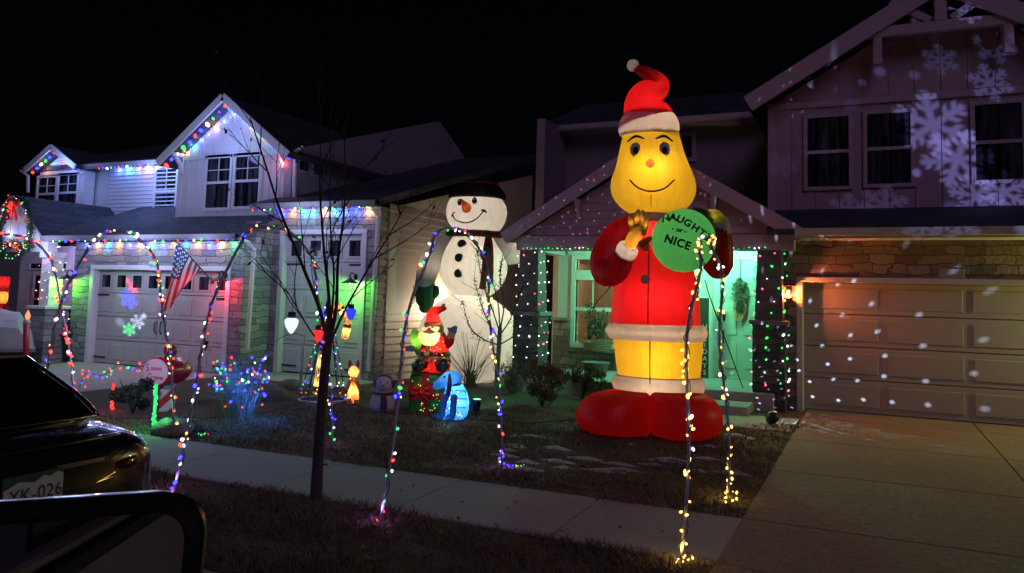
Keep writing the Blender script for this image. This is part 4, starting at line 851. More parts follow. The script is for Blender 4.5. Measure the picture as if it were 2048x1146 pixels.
light_string('row of coloured bulbs along the eave of the tall single garage bay', [Vector((-11.7, 12.28, 3.42)), Vector((-8.7, 12.28, 3.42))], 19, C9, .026, rnd=False)
light_string('short row of white and green bulbs along the beam of the green lit porch', [Vector((-6.1, 13.66, 2.71)), Vector((-1.55, 13.66, 2.71))], 52, ['white', 'green', 'white', 'white'], .013)
def wrap(label, x, yc, z0, z1, hw0, hw1, n, kinds, turns, r=.013):
    pts = []
    for i in range(turns * 8 + 1):
        s = i / (turns * 8); z = z0 + (z1 - z0) * s; hw = (hw0 if z < 1.45 or hw0 == hw1 else hw1) + .02; t = i / 8 * 2 * math.pi
        c, q = math.cos(t), math.sin(t); m = max(abs(c), abs(q)); pts.append(Vector((x + hw * c / m, yc + hw * q / m, z)))
    return light_string(label, pts, n, kinds, r, 'lights wound round columns', .02, .004)
wrap('white bulbs wound round the dark porch column beside the snowman', cxl, 13.88, .5, 2.65, .27, .23, 100, ['white', 'white', 'white', 'pink'], 11, .018)
wrap('green and white bulbs wound round the porch column beside the front door', cxr, 13.88, .3, 2.65, .27, .23, 100, ['green', 'green', 'white', 'green', 'pink'], 12, .022)
wrap('warm white and pink bulbs wound round the white porch column on the left', colL.x, 11.8, 1.3, 2.45, .17, .17, 46, ['warm', 'white', 'pink', 'white'], 6, .018)
def wash(house, p0, p1, n, cols, power):
    for i in range(n):
        p = Vector(p0).lerp(Vector(p1), (i + .5) / n); lamp('bulb_glow', p, cols[i % len(cols)], power, house, True, .02)
WB, WO, WG, WT, WR = (.12, .18, 1), (1, .45, .2), (.15, 1, .4), (.1, .55, 1), (1, .12, .12)
wash(HL, (-18.3, 14.1, uz - .08), (-14.7, 14.1, uz - .08), 10, [WB, WT, WB, WO, WB], 3.4)
wash(HL, (-16.5, 12.02, eZ - .06), (-11.7, 12.02, eZ - .06), 14, [WB, WO, WT, WO, WB, WO, WG], 4)
wash(HL, (-11.5, 12.82, 3.4), (-9.0, 12.82, 3.4), 9, [WB, WO, WT, WT, WO, WT, WB], 3.6)
wash(HL, (wl + .1, 13.03, ge + .08), (am, 13.03, az - .2), 7, [WO, WT, WB, WB, WO, WB, WB], 1.5)
wash(HL, (am, 13.03, az - .2), (wr - .1, 13.03, ge + .08), 7, [WB, WB, WO, WG, WO, WT, WT], 1.5)
wash(HL, (wr - .12, 12.98, ge - .4), (wr - .12, 12.98, ge - .1), 1, [WR], 3)
wash(HL, (sA.x + .4, 13.7, sA.z + .05), (sT.x, 13.7, sT.z - .2), 3, [WO, WT, WB], 2)
wash(HL, (sT.x, 13.7, sT.z - .2), (sB.x - .3, 13.7, sB.z + .05), 3, [WR, WT, WB], 2)
wash(HL, (-19.2, 11.55, 2.95), (-17.6, 11.55, 2.95), 4, [WB, (.9, .9, 1), WB, WG], 1.8)
for xx, yy, zz, pw in ((-17.0, 11.2, 2.6, 28), (-14.2, 10.9, 2.6, 85), (-12.2, 11.2, 2.6, 26), (-10.4, 11.8, 3.3, 40), (-13.0, 12.3, 5.0, 30), (-16.4, 13.2, 4.7, 75), (-19.2, 13.1, 4.9, 26)):
    lamp('bulb_glow', (xx, yy, zz), (.5, .56, 1) if zz < 4 else (.28, .4, 1), pw, HL, radius=.3)  # fill lamps added off the walls to brighten the white house, not bulbs
lamp('porch_light', (-18.3, 12.7, 2.5), (.55, .4, 1), 28, HL, radius=.08)  # light added to brighten this porch
a = MB(); a.lathe((-18.3, 12.7, 2.74), [(0, .09), (-.04, .1), (-.07, .05)], 16); a.build('ceiling_lamp', white_paint, HL, world=True)  # fixture added to go with the extra porch light
# ------------------------------------------------------------------ plants
def leaf_cloud(mb, c, rad, n, size, seedv=1, hollow=.35, top=False):
    rn = random.Random(seedv); c = Vector(c)
    lumps = [(Vector((rn.gauss(0, .5), rn.gauss(0, .5), rn.gauss(0, .5))), rn.uniform(.25, .55)) for _ in range(9)]
    for i in range(n):
        l, r = rn.choice(lumps); d = Vector((rn.gauss(0, 1), rn.gauss(0, 1), rn.gauss(0, 1))).normalized() * r * rn.uniform(hollow, 1.0) + l
        if d.length > 1.15: d = d.normalized() * rn.uniform(.8, 1.1)
        p = c + Vector((d.x * rad[0], d.y * rad[1], d.z * rad[2]))
        u = Vector((rn.gauss(0, 1), rn.gauss(0, 1), rn.gauss(0, 1))).normalized(); w = u.orthogonal().normalized(); s = size * rn.uniform(.6, 1.4)
        mb.add([p - u * s, p + w * s * .4, p + u * s, p - w * s * .4], [(0, 1, 2, 3)])
bark = mat('bark', (.06, .05, .05), .9, .4, 20, .6, 50)
twig = mat('twig', (.045, .035, .03), .9, .3, 20)
def grow(mb, p, d, L, r, lvl, rn, tips, bend=.18, up=.12, split=(2, 3), shrink=.68, minr=.003):
    n = 4; pts = [Vector(p)]; rs = [r]; d = Vector(d).normalized(); kids = []
    for i in range(n):
        d = (d + Vector((rn.gauss(0, bend), rn.gauss(0, bend), rn.gauss(0, bend * .5) + up)) * .5).normalized(); pts.append(pts[-1] + d * L / n); rs.append(r * (1 - .45 * (i + 1) / n))
        if i >= 1 and lvl > 0 and rn.random() < .75: kids.append((pts[-1], d.copy(), rs[-1]))
    mb.tube(pts, rs, 6 if r > .012 else 4, 2)
    if lvl <= 0: tips.append((pts[-1], d)); tips.append((pts[2], d)); return
    for _ in range(rn.randint(*split)): kids.append((pts[-1], d.copy(), rs[-1]))
    for (q, dd, rr) in kids:
        s = Vector((rn.gauss(0, .45), rn.gauss(0, .45), rn.gauss(0, .25) + .1)); grow(mb, q, dd + s, L * shrink * rn.uniform(.75, 1.15), max(minr, rr * .68), lvl - 1, rn, tips, bend, up, split, shrink, minr)
# the bare street tree in the verge
f = Frame(632, 998); P = f.p; rn = random.Random(21)
T = thing('bare_tree', 'slender leafless tree standing on the verge between the light arches', 'tree', f.L, f.rot)
a = MB(); a.tube([P(632, 1002), P(634, 960), P(640, 860), P(648, 760), P(655, 690)], [.056, .05, .045, .042, .04], 12, 5); a.build('trunk', bark, T, smooth=True)
a = MB(); tips = []
for pts, r in (([P(655, 695), P(640, 620, .03), P(600, 520, .1), P(560, 420, .15), P(528, 320, .2), P(500, 235, .25)], .03), ([P(655, 690), P(658, 600, -.05), P(648, 500, -.1), P(640, 380, -.15), P(642, 250, -.1)], .028),
               ([P(655, 690), P(672, 620, .1), P(676, 520, .15), P(690, 400, .2), P(688, 260, .3)], .03), ([P(655, 700), P(690, 620, -.1), P(735, 540, -.15), P(790, 450, -.2), P(825, 380, -.2)], .02),
               ([P(652, 700), P(620, 660, -.2), P(585, 600, -.35), P(560, 560, -.4)], .014), ([P(657, 680), P(668, 560, .3), P(660, 430, .4), P(664, 200, .4)], .02)):
    r *= .66; a.tube(pts, [r * (1 - .75 * i / (len(pts) - 1)) for i in range(len(pts))], 8, 4)
    q = cat_rom(pts, 4)
    for i in range(5, len(q), 2):
        d = (Vector(q[i]) - Vector(q[i - 1])).normalized(); s = Vector((rn.gauss(0, .5), rn.gauss(0, .5), rn.gauss(0, .15)))
        grow(a, q[i], d + s, rn.uniform(.3, .6), .006, 1, rn, tips, .22, .1, (1, 2), .6, .0025)
for tp, d in rn.sample(tips, 46):
    s = .03; u = Vector((rn.gauss(0, 1), rn.gauss(0, 1), rn.gauss(0, 1))).normalized(); w = u.orthogonal().normalized(); a.add([tp, tp + u * s + w * s * .5, tp + u * s * 2, tp + u * s - w * s * .5], [(0, 1, 2, 3)])
a.build('crown', twig, T)
def big_bulb(px, py, h, kind, label, col, strength):
    c = P(px, py, -.12); wc = f.L + f.U * c.x + f.F * c.y + Vector((0, 0, c.z)); k = m_per_px(f, px, py)
    t = thing('bulb_ornament', label, 'ornament', wc, f.rot, 'big bulb ornaments hanging in the bare tree'); a = MB(); r = h * .3 * k
    a.lathe((0, 0, 0), [(-h * .5 * k, .004), (-h * .42 * k, r * .35), (-h * .2 * k, r * .8), (0, r), (h * .12 * k, r * .97), (h * .2 * k, r * .6)], 18); a.build('shade', glow('ornament_' + kind, col, strength), t, smooth=True)
    a = MB(); a.lathe((0, 0, 0), [(h * .2 * k, r * .6), (h * .45 * k, r * .55), (h * .47 * k, .01)], 14); a.tube([(0, 0, h * .46 * k), (0, 0, h * .46 * k + .12), (.02, .03, h * .46 * k + .2)], .003, 4); a.build('cap', mat('blue_cap', (.02, .05, .08), .5), t, smooth=True)
big_bulb(583, 645, 46, 'white', 'glowing white bulb ornament hanging left of the bare tree trunk', (.8, .88, 1), 1.15)
big_bulb(636, 667, 36, 'red', 'glowing red bulb ornament hanging by the bare tree trunk', (1, .03, .04), 1.2)
big_bulb(702, 624, 34, 'blue', 'glowing blue bulb ornament hanging right of the bare tree trunk', (.03, .06, 1), 1.1)
# small bare tree in front of the snowman
f = Frame(992, 800); P = f.p; rn = random.Random(5)
T = thing('bare_tree', 'small twiggy leafless tree with dark buds in front of the inflatable snowman', 'tree', f.L, f.rot)
a = MB(); a.tube([P(992, 803), P(995, 740), P(998, 690), P(1000, 655)], [.05, .042, .04, .036], 10, 4); a.build('trunk', bark, T, smooth=True)
a = MB(); tips = []
for pts in ([P(998, 690), P(970, 680, -.1), P(940, 655, -.2), P(925, 600, -.2)], [P(1000, 665), P(985, 620), P(965, 560, .1), P(950, 480, .1)], [P(1000, 660), P(995, 600), P(975, 540, -.1), P(955, 500, -.1)], [P(1000, 660), P(1008, 610), P(1000, 560, .15), P(1004, 520, .15)], [P(1000, 670), P(1020, 640), P(1035, 600), P(1048, 570)], [P(998, 690), P(1030, 672), P(1060, 655), P(1075, 620)], [P(998, 680), P(975, 640), P(960, 600), P(948, 560)]):
    a.tube(pts, [.014, .011, .008, .004], 6, 4); q = cat_rom(pts, 5)
    for i in range(4, len(q), 2):
        d = (Vector(q[i]) - Vector(q[i - 1])).normalized(); grow(a, q[i], d + Vector((rn.gauss(0, .6), rn.gauss(0, .6), rn.gauss(0, .2))), rn.uniform(.2, .38), .005, 0, rn, tips, .3, .1, (1, 1), .6, .003)
    for i in range(5, len(q)):
        for _ in range(5):
            a.ball(Vector(q[i]) + Vector((rn.gauss(0, .02), rn.gauss(0, .02), rn.gauss(0, .03))), rn.uniform(.006, .014), 5, 4)
a.build('crown', twig, T)
def shrub(px, py, w, h, name, label, m, n, size, seedv, group=None, twigs=10, depth=.8):
    f = Frame(px, py); k = m_per_px(f, px, py - 30); t = thing(name, label, 'shrub', f.L, f.rot, group)
    a = MB(); leaf_cloud(a, (0, 0, h * k * .55), (w * k / 2 * .85, w * k / 2 * depth, h * k * .5), n, size, seedv); a.build('foliage', m, t)
    a = MB(); rn = random.Random(seedv)
    for i in range(twigs):
        an = rn.uniform(0, 6.28); r = rn.uniform(.2, .8) * w * k / 2; a.tube([(0, 0, 0), (r * .5 * math.cos(an), r * .5 * math.sin(an), h * k * .5), (r * math.cos(an), r * math.sin(an), h * k * rn.uniform(.8, 1.1))], [.008, .006, .002], 4, 2)
    a.build('stem', twig, t); return t, f, k
dead = mat('dried_leaves', (.085, .05, .032), .9, .5, 8); dgreen = mat('dark_foliage', (.02, .045, .025), .8, .5, 8); bgreen = mat('blue_foliage', (.05, .09, .12), .8, .4, 8)
shrub(1085, 815, 130, 95, 'dried_shrub', 'brown dried shrub at the foot of the left porch column', dead, 2600, .028, 31, 'dried shrubs')
shrub(1165, 800, 100, 70, 'dried_shrub', 'brown dried shrub below the urn, beside the giant red boots', dead, 2000, .028, 32, 'dried shrubs')
shrub(1030, 790, 80, 80, 'dried_shrub', 'thin dark dried shrub behind the small bare tree', dead, 1100, .026, 33, 'dried shrubs')
shrub(1140, 745, 120, 24, 'dried_shrub', 'low dried ground shrub along the porch slab edge', dead, 700, .022, 34, 'dried shrubs')
shrub(265, 828, 100, 78, 'evergreen_shrub', 'dark low evergreen shrub behind the green light stick', dgreen, 2600, .03, 35)
f = Frame(940, 772); k = m_per_px(f, 940, 740); t = thing('reed_clump', 'fan of bare dry reed stems before the snowman base', 'plant', f.L, f.rot); a = MB(); rn = random.Random(9)
for i in range(70):
    an = rn.gauss(0, .5); l = rn.uniform(60, 125) * k; y = rn.gauss(0, .35); a.tube([(rn.gauss(0, .08), y * .2, 0), (math.sin(an) * l * .5, y * .6, math.cos(an) * l * .55), (math.sin(an) * l * 1.05, y, math.cos(an) * l)], [.007, .005, .002], 4, 2)
a.build('stems', mat('dry_reed', (.13, .09, .065), .9, .4, 10), t)
# ornamental grass clump with blue lights
f = Frame(476, 838); k = m_per_px(f, 476, 780); t = thing('grass_clump', 'tall blue lit ornamental grass clump tied with small bulbs beside the arch', 'plant', f.L, f.rot); a = MB(); rn = random.Random(14)
for i in range(1100):
    an = rn.uniform(0, 6.28); rr = rn.random(); h = rn.uniform(60, 150) * k * (1.1 - .35 * rr); s = rr * 26 * k; lean = rr * rn.uniform(10, 75) * k; jx, jy = rn.gauss(0, .05), rn.gauss(0, .05)
    p0 = Vector((math.cos(an) * s, math.sin(an) * s, 0)); p1 = Vector((math.cos(an) * (s + lean * .3) + jx, math.sin(an) * (s + lean * .3) + jy, h * .62)); p2 = Vector((math.cos(an) * (s + lean) + jx * 3, math.sin(an) * (s + lean) + jy * 3, h * rn.uniform(.72, 1)))
    w = Vector((-math.sin(an), math.cos(an), 0)) * .006; a.add([p0 - w, p0 + w, p1 + w * .8, p1 - w * .8, p2], [(0, 1, 2, 3), (3, 2, 4)])
a.build('blades', mat('straw_blades', (.22, .24, .24), .8, .4, 6), t)
a = MB(); pts = [Vector((math.cos(i * .5) * 50 * k, math.sin(i * .5) * 50 * k, (48 + i * 1.15) * k)) for i in range(64)]; a.tube(pts, .004, 4); a.build('wire', mat('wire_green', (.02, .03, .025)), t)
for p in along(pts, 96): bulb(t, p + Vector((rn.gauss(0, .06), rn.gauss(0, .06), rn.gauss(-.03, .09))), rn.choice(['blue', 'blue', 'blue', 'blue', 'green', 'red', 'white']), .019)
for q in ((0, -.45, .5), (.3, -.4, .25), (-.3, -.3, .7), (0, .1, .45)): lamp('bulb_glow', q, (.06, .25, 1), 7, t, False)
# far tree between the houses
L = PY(1075, 430, 27); L.z = 0
t = thing('broad_tree', 'dark tree crown showing between the two houses', 'tree', L, 0); a = MB(); zc = PY(1075, 440, 27).z; leaf_cloud(a, (0, 0, zc), (1.1, 1.1, 1.3), 2200, .07, 41); a.build('crown', dgreen, t); a = MB(); a.tube([(0, 0, 0), (.05, 0, zc * .5), (0, 0, zc)], [.14, .1, .05], 8, 3); a.build('trunk', bark, t)

# ------------------------------------------------------------------ candy coloured mailbox on a striped post
f = Frame(335, 823); P = f.p; k = m_per_px(f, 335, 770)
t = thing('toy_mailbox', 'red toy mailbox on a striped post with a white oval greeting sign', 'mailbox', f.L, f.rot)
m, b = newmat('candy_stripes'); tc = nn(m, 'ShaderNodeTexCoord'); sp = nn(m, 'ShaderNodeSeparateXYZ'); lk(m, tc.outputs['Object'], sp.inputs[0])
v = mathn(m, 'FRACT', mathn(m, 'MULTIPLY', mathn(m, 'ADD', mathn(m, 'SUBTRACT', sp.outputs[2], sp.outputs[0]), mathn(m, 'MULTIPLY', sp.outputs[1], .2)), 3.7)); g_ = mathn(m, 'GREATER_THAN', v, .5)
mx = nn(m, 'ShaderNodeMix', data_type='RGBA'); lk(m, g_, mx.inputs[0]); mx.inputs[6].default_value = (.62, .6, .6, 1); mx.inputs[7].default_value = (.5, .02, .02, 1); lk(m, mx.outputs[2], b.inputs['Base Color']); b.inputs['Roughness'].default_value = .4
a = MB(); u0, u1, v0, v1 = P(316, 820).x, P(352, 820).x, P(322, 765).x, P(352, 765).x; zt = P(335, 765).z
a.add([(u0, -.13, 0), (u1, -.13, 0), (u1, .13, 0), (u0, .13, 0), (v0, -.11, zt), (v1, -.11, zt), (v1, .11, zt), (v0, .11, zt)], ((3, 2, 1, 0), (4, 5, 6, 7), (0, 1, 5, 4), (1, 2, 6, 5), (2, 3, 7, 6), (3, 0, 4, 7))); a.build('post', m, t, bevel=.03)
rp = mat('red_plastic', (.55, .012, .03), .25, .05, coat=.5)
ax = Vector((.72, .69, 0)); rt = Vector((.69, -.72, 0)); c = P(338, 741); c.y = 0; a = MB(); vs = []
prof = [(-.2, .9), (-.21, 1.0), (-.15, 1.05), (0, 1.05), (.14, .95), (.24, .72), (.3, .4), (.32, .02)]
for s, r in prof:
    for i in range(28):
        q = 2 * math.pi * i / 28; vs.append(c + ax * s * 1.05 + rt * math.cos(q) * .255 * r + Vector((0, 0, math.sin(q) * .2 * r)))
n = len(prof); a.add(vs, [(i * 28 + j, i * 28 + (j + 1) % 28, (i + 1) * 28 + (j + 1) % 28, (i + 1) * 28 + j) for i in range(n - 1) for j in range(28)] + [tuple(range(28)), tuple(range((n - 1) * 28, n * 28))]); o = a.build('mailbox', rp, t, smooth=True)
a = MB(); fc = c - ax * .225; ring = [fc + rt * math.cos(2 * math.pi * i / 32) * .235 + Vector((0, 0, math.sin(2 * math.pi * i / 32) * .185)) for i in range(32)]; a.prism(ring, -ax * .02); sgn = a.build('sign', mat('sign_white', (.62, .58, .66), .5, .03), t)
q = MB(); fn = lambda ox, oy: (lambda v: fc - ax * .024 + rt * (v.x + ox) + Vector((0, 0, v.y + oy)))
stroke_text(q, 'S', .15, fn(-.15, .045)); stroke_text(q, "easons", .088, fn(.02, .05), spacing=.85); stroke_text(q, 'G', .13, fn(-.1, -.075)); stroke_text(q, 'reetings', .078, fn(.062, -.075), spacing=.85); q.build('lettering', mat('red_print', (.45, .01, .03), .5), sgn)
a = MB(); kk = P(341, 712); a.lathe((kk.x, 0, kk.z), [(-.05, .07), (.0, .085), (.03, .07)], 18); a.build('collar', mat('green_plastic', (.02, .16, .08), .4), t, smooth=True)
a = MB(); kk = P(341, 700); a.lathe((kk.x, 0, kk.z), [(-.06, .07), (-.04, .09), (.04, .09), (.075, .05), (.085, .005)], 18); a.build('knob', mat('red_knob', (.4, .01, .02), .4), t, smooth=True)
lamp('inner_or_front_light', c - ax * .75 + Vector((-.1, -.3, .25)), (.9, .6, .95), 13, t, False)  # lamp added outside, in front of the mailbox, to brighten it
# lit candy sticks, boulder
def stick(px, py, top, col, kind, label):
    f = Frame(px, py); t = thing('light_stick', label, 'light stick', f.L, f.rot, 'lit sticks in the flower bed'); h = f.uv(px, top)[1]
    a = MB(); a.tube([(0, 0, 0), (0, 0, h)], .02, 12, 1, True); a.build('tube', glow('stick_' + kind, col, .9), t, smooth=True)
    for i in range(22): bulb(t, (random.choice((-.02, .02, 0)), -.022, h * (i + .5) / 22), kind, .013)
    lamp('bulb_glow', (0, -.15, h * .6), col, 5 if kind == 'green' else 2, t, False); lamp('bulb_glow', (.06, -.45, .28), col, 2.5 if kind == 'green' else .6, t, False); return t
stick(307, 857, 771, (.05, 1, .25), 'green', 'green glowing light stick in front of the dark shrub and green lit boulder')  # boulder is grey stone, green only from the stick's lamps
stick(224, 822, 768, (1, .05, .05), 'red', 'red glowing light stick just above the sedan trunk')
f = Frame(345, 866); a = MB(); k = m_per_px(f, 345, 850); rn = random.Random(3)
t = thing('boulder', 'low rough boulder lit green at the foot of the light stick', 'boulder', f.L, f.rot); a.ball((0, 0, .05), (42 * k, .35, 22 * k), 24, 14)
a.v = [Vector((v.x * (1 + rn.uniform(-.07, .07)), v.y * (1 + rn.uniform(-.07, .07)), v.z * (1 + rn.uniform(-.1, .1)))) for v in a.v]; a.build('stone', mat('grey_boulder', (.2, .2, .17), .9, .3, 8, .8), t, smooth=True)
f2 = Frame(270, 795); pts = [f2.L + f2.U * u + Vector((0, -.35, z)) for u, z in ((-.55, .1), (-.45, .42), (-.2, .38), (0, .55), (.3, .5), (.5, .3))]
light_string('tangle of small coloured bulbs draped over the dark evergreen shrub', pts, 30, ['red', 'green', 'blue', 'blue', 'red'], .018, jit=.06)
light_string('loose end of coloured bulbs on the lawn at the arch foot below the snowman', [PZ(1012, 928, .03), PZ(1030, 934, .02), PZ(1052, 930, .02)], 7, ['red', 'green', 'blue', 'red'], .013)
light_string('short loose end of green bulbs lying on the lawn behind the mailbox arch', [PZ(395, 868, .03), PZ(420, 868, .03)], 4, ['green', 'red'], .014)
light_string('warm white bulbs piled on the lawn at the far foot of the warm arch', [PZ(1445, 985, .03), PZ(1458, 1000, .03), PZ(1478, 992, .03), PZ(1452, 978, .03)], 10, ['warm', 'yellow'], .014, jit=.03)
light_string('warm white bulbs piled on the verge at the near foot of the warm arch', [PZ(1352, 1112, .03), PZ(1368, 1120, .03), PZ(1386, 1110, .03)], 9, ['warm', 'yellow'], .011, jit=.02)
for i, (px, py, pz_) in enumerate(((535, 790, 44), (580, 770, 30))):
    f = Frame(px, py + 10); a = MB(); k = m_per_px(f, px, py); rn = random.Random(50 + i); a.ball((0, 0, .04), (pz_ * k, .3, pz_ * .55 * k), 18, 10); a.v = [v * rn.uniform(.9, 1.1) for v in a.v]
    t = thing('boulder', ('larger' if i == 0 else 'smaller') + ' dark boulder in the bed left of the grey post', 'boulder', f.L, f.rot); a.build('stone', mat('dark_boulder', (.1, .09, .1), .9, .3, 8, .8), t, smooth=True)
f = Frame(598, 802); h = f.uv(604, 670)[1]; t = thing('garden_post', 'thin grey post with a curved wire arm left of the bare tree', 'post', f.L, f.rot); a = MB(); a.tube([(0, 0, 0), (.03, 0, h)], .022, 8); a.build('pole', grey_metal, t); a = MB(); a.tube([(.03, 0, h - .02), (-.1, 0, h + .02), (-.3, 0, h - .03), (-.42, 0, h - .12)], .006, 6, 4); a.build('arm', black_metal, t)

# ------------------------------------------------------------------ cone of string lights, candy cane
f = Frame(645, 806); P = f.p; k = m_per_px(f, 645, 720)
t = thing('light_cone', 'cone of string lights on a metal ring behind the bare tree trunk', 'light tree', f.L, f.rot); R0 = 48 * k; H = P(652, 590).z; frm = mat('blue_tube', (.03, .06, .16), .4)
a = MB(); a.torus((0, 0, .06), R0, R0, .018, 48); a.build('base_ring', mat('pale_ring', (.3, .35, .42), .4), t, smooth=True)
a = MB(); a.tube([(.0, 0, 0), (.02, 0, H)], .018, 8); a.build('pole', grey_metal, t)
for i in range(3):
    an = .5 + i * 2.09; a = MB(); a.tube([(R0 * math.cos(an) * .75, R0 * math.sin(an) * .75, .05), (.02, 0, H)], .016, 8); a.build('leg', frm, t)
a = MB()
for i in range(12):
    an = i * math.pi / 6 + .2; a.tube([(R0 * math.cos(an), R0 * math.sin(an), .06), (.02, 0, H)], .004, 4)
    for j in range(8):
        s = (j + random.random()) / 8; bulb(t, (R0 * math.cos(an) * (1 - s) + .02 * s, R0 * math.sin(an) * (1 - s), .06 + (H - .06) * s), random.choice(['red', 'green', 'blue', 'white', 'warm', 'blue']), .015)
a.build('wire', mat('wire_green', (.02, .03, .025)), t); lamp('bulb_glow', (0, -.5, .25), (.4, .3, 1), 2.0, t, False)
f = Frame(640, 790); P = f.p; k = m_per_px(f, 640, 700)
t = thing('candy_cane', 'tall lit cream and brown candy cane leaning behind the bare tree', 'candy cane', f.L, f.rot)
cp = [P(633, 786), P(640, 740), P(650, 680), P(660, 630), P(672, 612), P(685, 622), P(695, 645), P(690, 672)]
q = [Vector(p) for p in cat_rom(cp, 8)]; n = len(q); a, b2 = MB(), MB()
a.tube(q, 8 * k, 14, 1, True)
for fi in range(len(a.f)):
    if (fi // 14) % 12 in (6, 7): a.m[fi] = 1
o = a.build('cane', [nylon('cream_shell', (.85, .6, .25), .6), mat('brown_band', (.3, .06, .02), .5)], t, smooth=True)
for i0 in (6, 18, 30, 42, 51): pass
for i in range(24): bulb(t, q[int(i / 24 * (n - 1))] + Vector((0, -8.8 * k, 0)), 'warm', .009)
for i in (10, 40, 52): lamp('inner_or_front_light', q[i], (1, .75, .35), 1.8, t, False)
for i in (4, 22): lamp('inner_or_front_light', q[i], (1, .75, .35), 1.2, t, False)

# ------------------------------------------------------------------ small lit yard figures
f = Frame(704, 808); P = f.p; k = m_per_px(f, 704, 770); oshell = nylon('orange_shell', (.85, .35, .1), .6)
t = thing('lit_figure', 'slim orange glowing animal figure with pink ears behind the arch leg', 'yard figure', f.L, f.rot, 'small lit yard figures')
a = MB(); a.stack(rows(f, [(806, 697, 714), (795, 694, 718), (775, 698, 716), (760, 701, 713), (752, 702, 713)]), .9, 18); a.build('body', oshell, t, smooth=True)
a = MB(); a.stack(rows(f, [(757, 704, 711), (750, 698, 716), (741, 697, 718), (732, 702, 713)]), .9, 18); a.build('head', oshell, t, smooth=True)
a = MB()
for s in (-1, 1): a.tube([P(707 + s * 6, 738), P(708 + s * 8, 728), P(708 + s * 8, 721)], [3.5 * k, 3.5 * k, 1.5 * k], 10, 3, True, flat=.5)
a.build('ears', nylon('pink_shell', (.8, .1, .12), .5), t, smooth=True)
for (x0, y0, x1, y1) in ((699, 764, 694, 778), (714, 764, 719, 778), (700, 800, 695, 808), (711, 800, 717, 808)): a = MB(); a.tube([P(x0, y0, -.05), P(x1, y1, -.12)], [4 * k, 3.4 * k], 10, 1, True); a.build('paw', oshell, t, smooth=True)
for i in range(16): p = P(random.uniform(699, 714), random.uniform(738, 802)); bulb(t, (p.x, -9.5 * k, p.z), 'warm', .009)
lamp('inner_or_front_light', P(706, 782), (1, .75, .5), 3, t, False); lamp('inner_or_front_light', P(707, 744), (1, .75, .5), 2, t, False)
f = Frame(767, 822); P = f.p; k = m_per_px(f, 767, 790); felt = mat('white_felt', (.42, .37, .46), .9, .15, 14, .4)
t = thing('small_snowman', 'small unlit snowman figure with purple earmuffs and dark scarf on the lawn', 'yard figure', f.L, f.rot, 'small lit yard figures')
a = MB(); a.stack(rows(f, [(822, 745, 788), (815, 740, 793), (800, 741, 792), (786, 748, 785), (780, 756, 777)]), .85, 24); a.build('body', felt, t, smooth=True)
hr = rows(f, [(788, 760, 775), (780, 752, 783), (768, 750, 785), (757, 755, 780), (753, 762, 773)]); a = MB(); a.stack(hr, .9, 24); hd = a.build('head', felt, t, smooth=True)
a = MB()
for x in (751, 785): a.ball(P(x, 768), (5 * k, 7 * k, 8 * k), 14, 10)
a.torus(P(768, 767), 17 * k, 16 * k, 1.6 * k, 30, 0, 'y'); a.build('earmuffs', mat('purple_felt', (.1, .04, .22), .9), t, smooth=True)
a = MB(); a.tube([on_rows(hr, 767, 770, -.01), on_rows(hr, 764, 769, .09)], [.025, .006], 10); a.build('nose', mat('dull_orange', (.4, .16, .08), .7), hd, smooth=True)
a = MB()
for x in (761, 774): a.ball(on_rows(hr, x, 764, 0), .012, 8, 6)
a.tube([on_rows(hr, x, y, .004) for x, y in ((760, 775), (767, 779), (774, 774))], .006, 6, 3); a.build('face', blk, hd)
a = MB(); a.torus(P(767, 787), 17 * k, 15 * k, 3.5 * k, 28); a.tube([P(766, 788, -16 * k), P(768, 803, -26 * k), P(767, 818, -26 * k)], [5 * k, 6.5 * k, 7 * k], 10, 3, False, flat=.4); a.build('scarf', mat('dark_scarf', (.07, .02, .06), .9, .6, 30), t, smooth=True)
# sitting blue hound
f = Frame(905, 838); P = f.p; k = m_per_px(f, 905, 800); bl = nylon('blue_shell', (.08, .36, .9), .6)
t = thing('lit_figure', 'bright blue glowing sitting hound figure in front of the wrapped gift box', 'yard figure', f.L, f.rot, 'small lit yard figures')
a = MB(); a.stack(rows(f, [(838, 885, 925), (830, 880, 934), (812, 882, 938), (790, 888, 936), (772, 892, 928), (758, 895, 918), (750, 900, 912)]), .75, 26); a.build('body', bl, t, smooth=True)
a = MB(); a.tube([P(911, 757, -.02), P(900, 757, -.08), P(886, 764, -.14), P(874, 770, -.17)], [13 * k, 15 * k, 11 * k, 9 * k], 18, 4, True); hd = a.build('head', bl, t, smooth=True)
a = MB(); a.ball(P(865, 769, -.18), 3.6 * k, 10, 8); a.build('nose', blk, hd, smooth=True); a = MB(); a.ball(P(889, 754, -.235), 2.4 * k, 10, 8); a.build('eye', blk, hd, smooth=True)
a = MB(); a.tube([P(899, 750, -.22), P(899, 768, -.25), P(896, 790, -.25), P(893, 801, -.24)], [2.5 * k, 4.5 * k, 4.5 * k, 1.5 * k], 10, 4, True, flat=.5); a.build('ear', mat('dark_violet', (.06, .03, .16), .7), hd, smooth=True)
a = MB(); a.tube([P(890, 795, -.25), P(886, 815, -.3), P(882, 833, -.32), P(874, 833, -.36)], [7 * k, 6 * k, 6 * k, 6 * k], 12, 4, True); a.build('leg', bl, t, smooth=True)
a = MB(); a.tube([P(908, 795, -.27), P(906, 818, -.32), P(904, 834, -.34), P(897, 835, -.38)], [7 * k, 6 * k, 6 * k, 6 * k], 12, 4, True); a.build('leg', bl, t, smooth=True)
a = MB(); a.tube([P(930, 826, .1), P(942, 812, .15), P(944, 798, .15)], [4 * k, 3 * k, 2 * k], 10, 4, True); a.build('tail', bl, t, smooth=True)
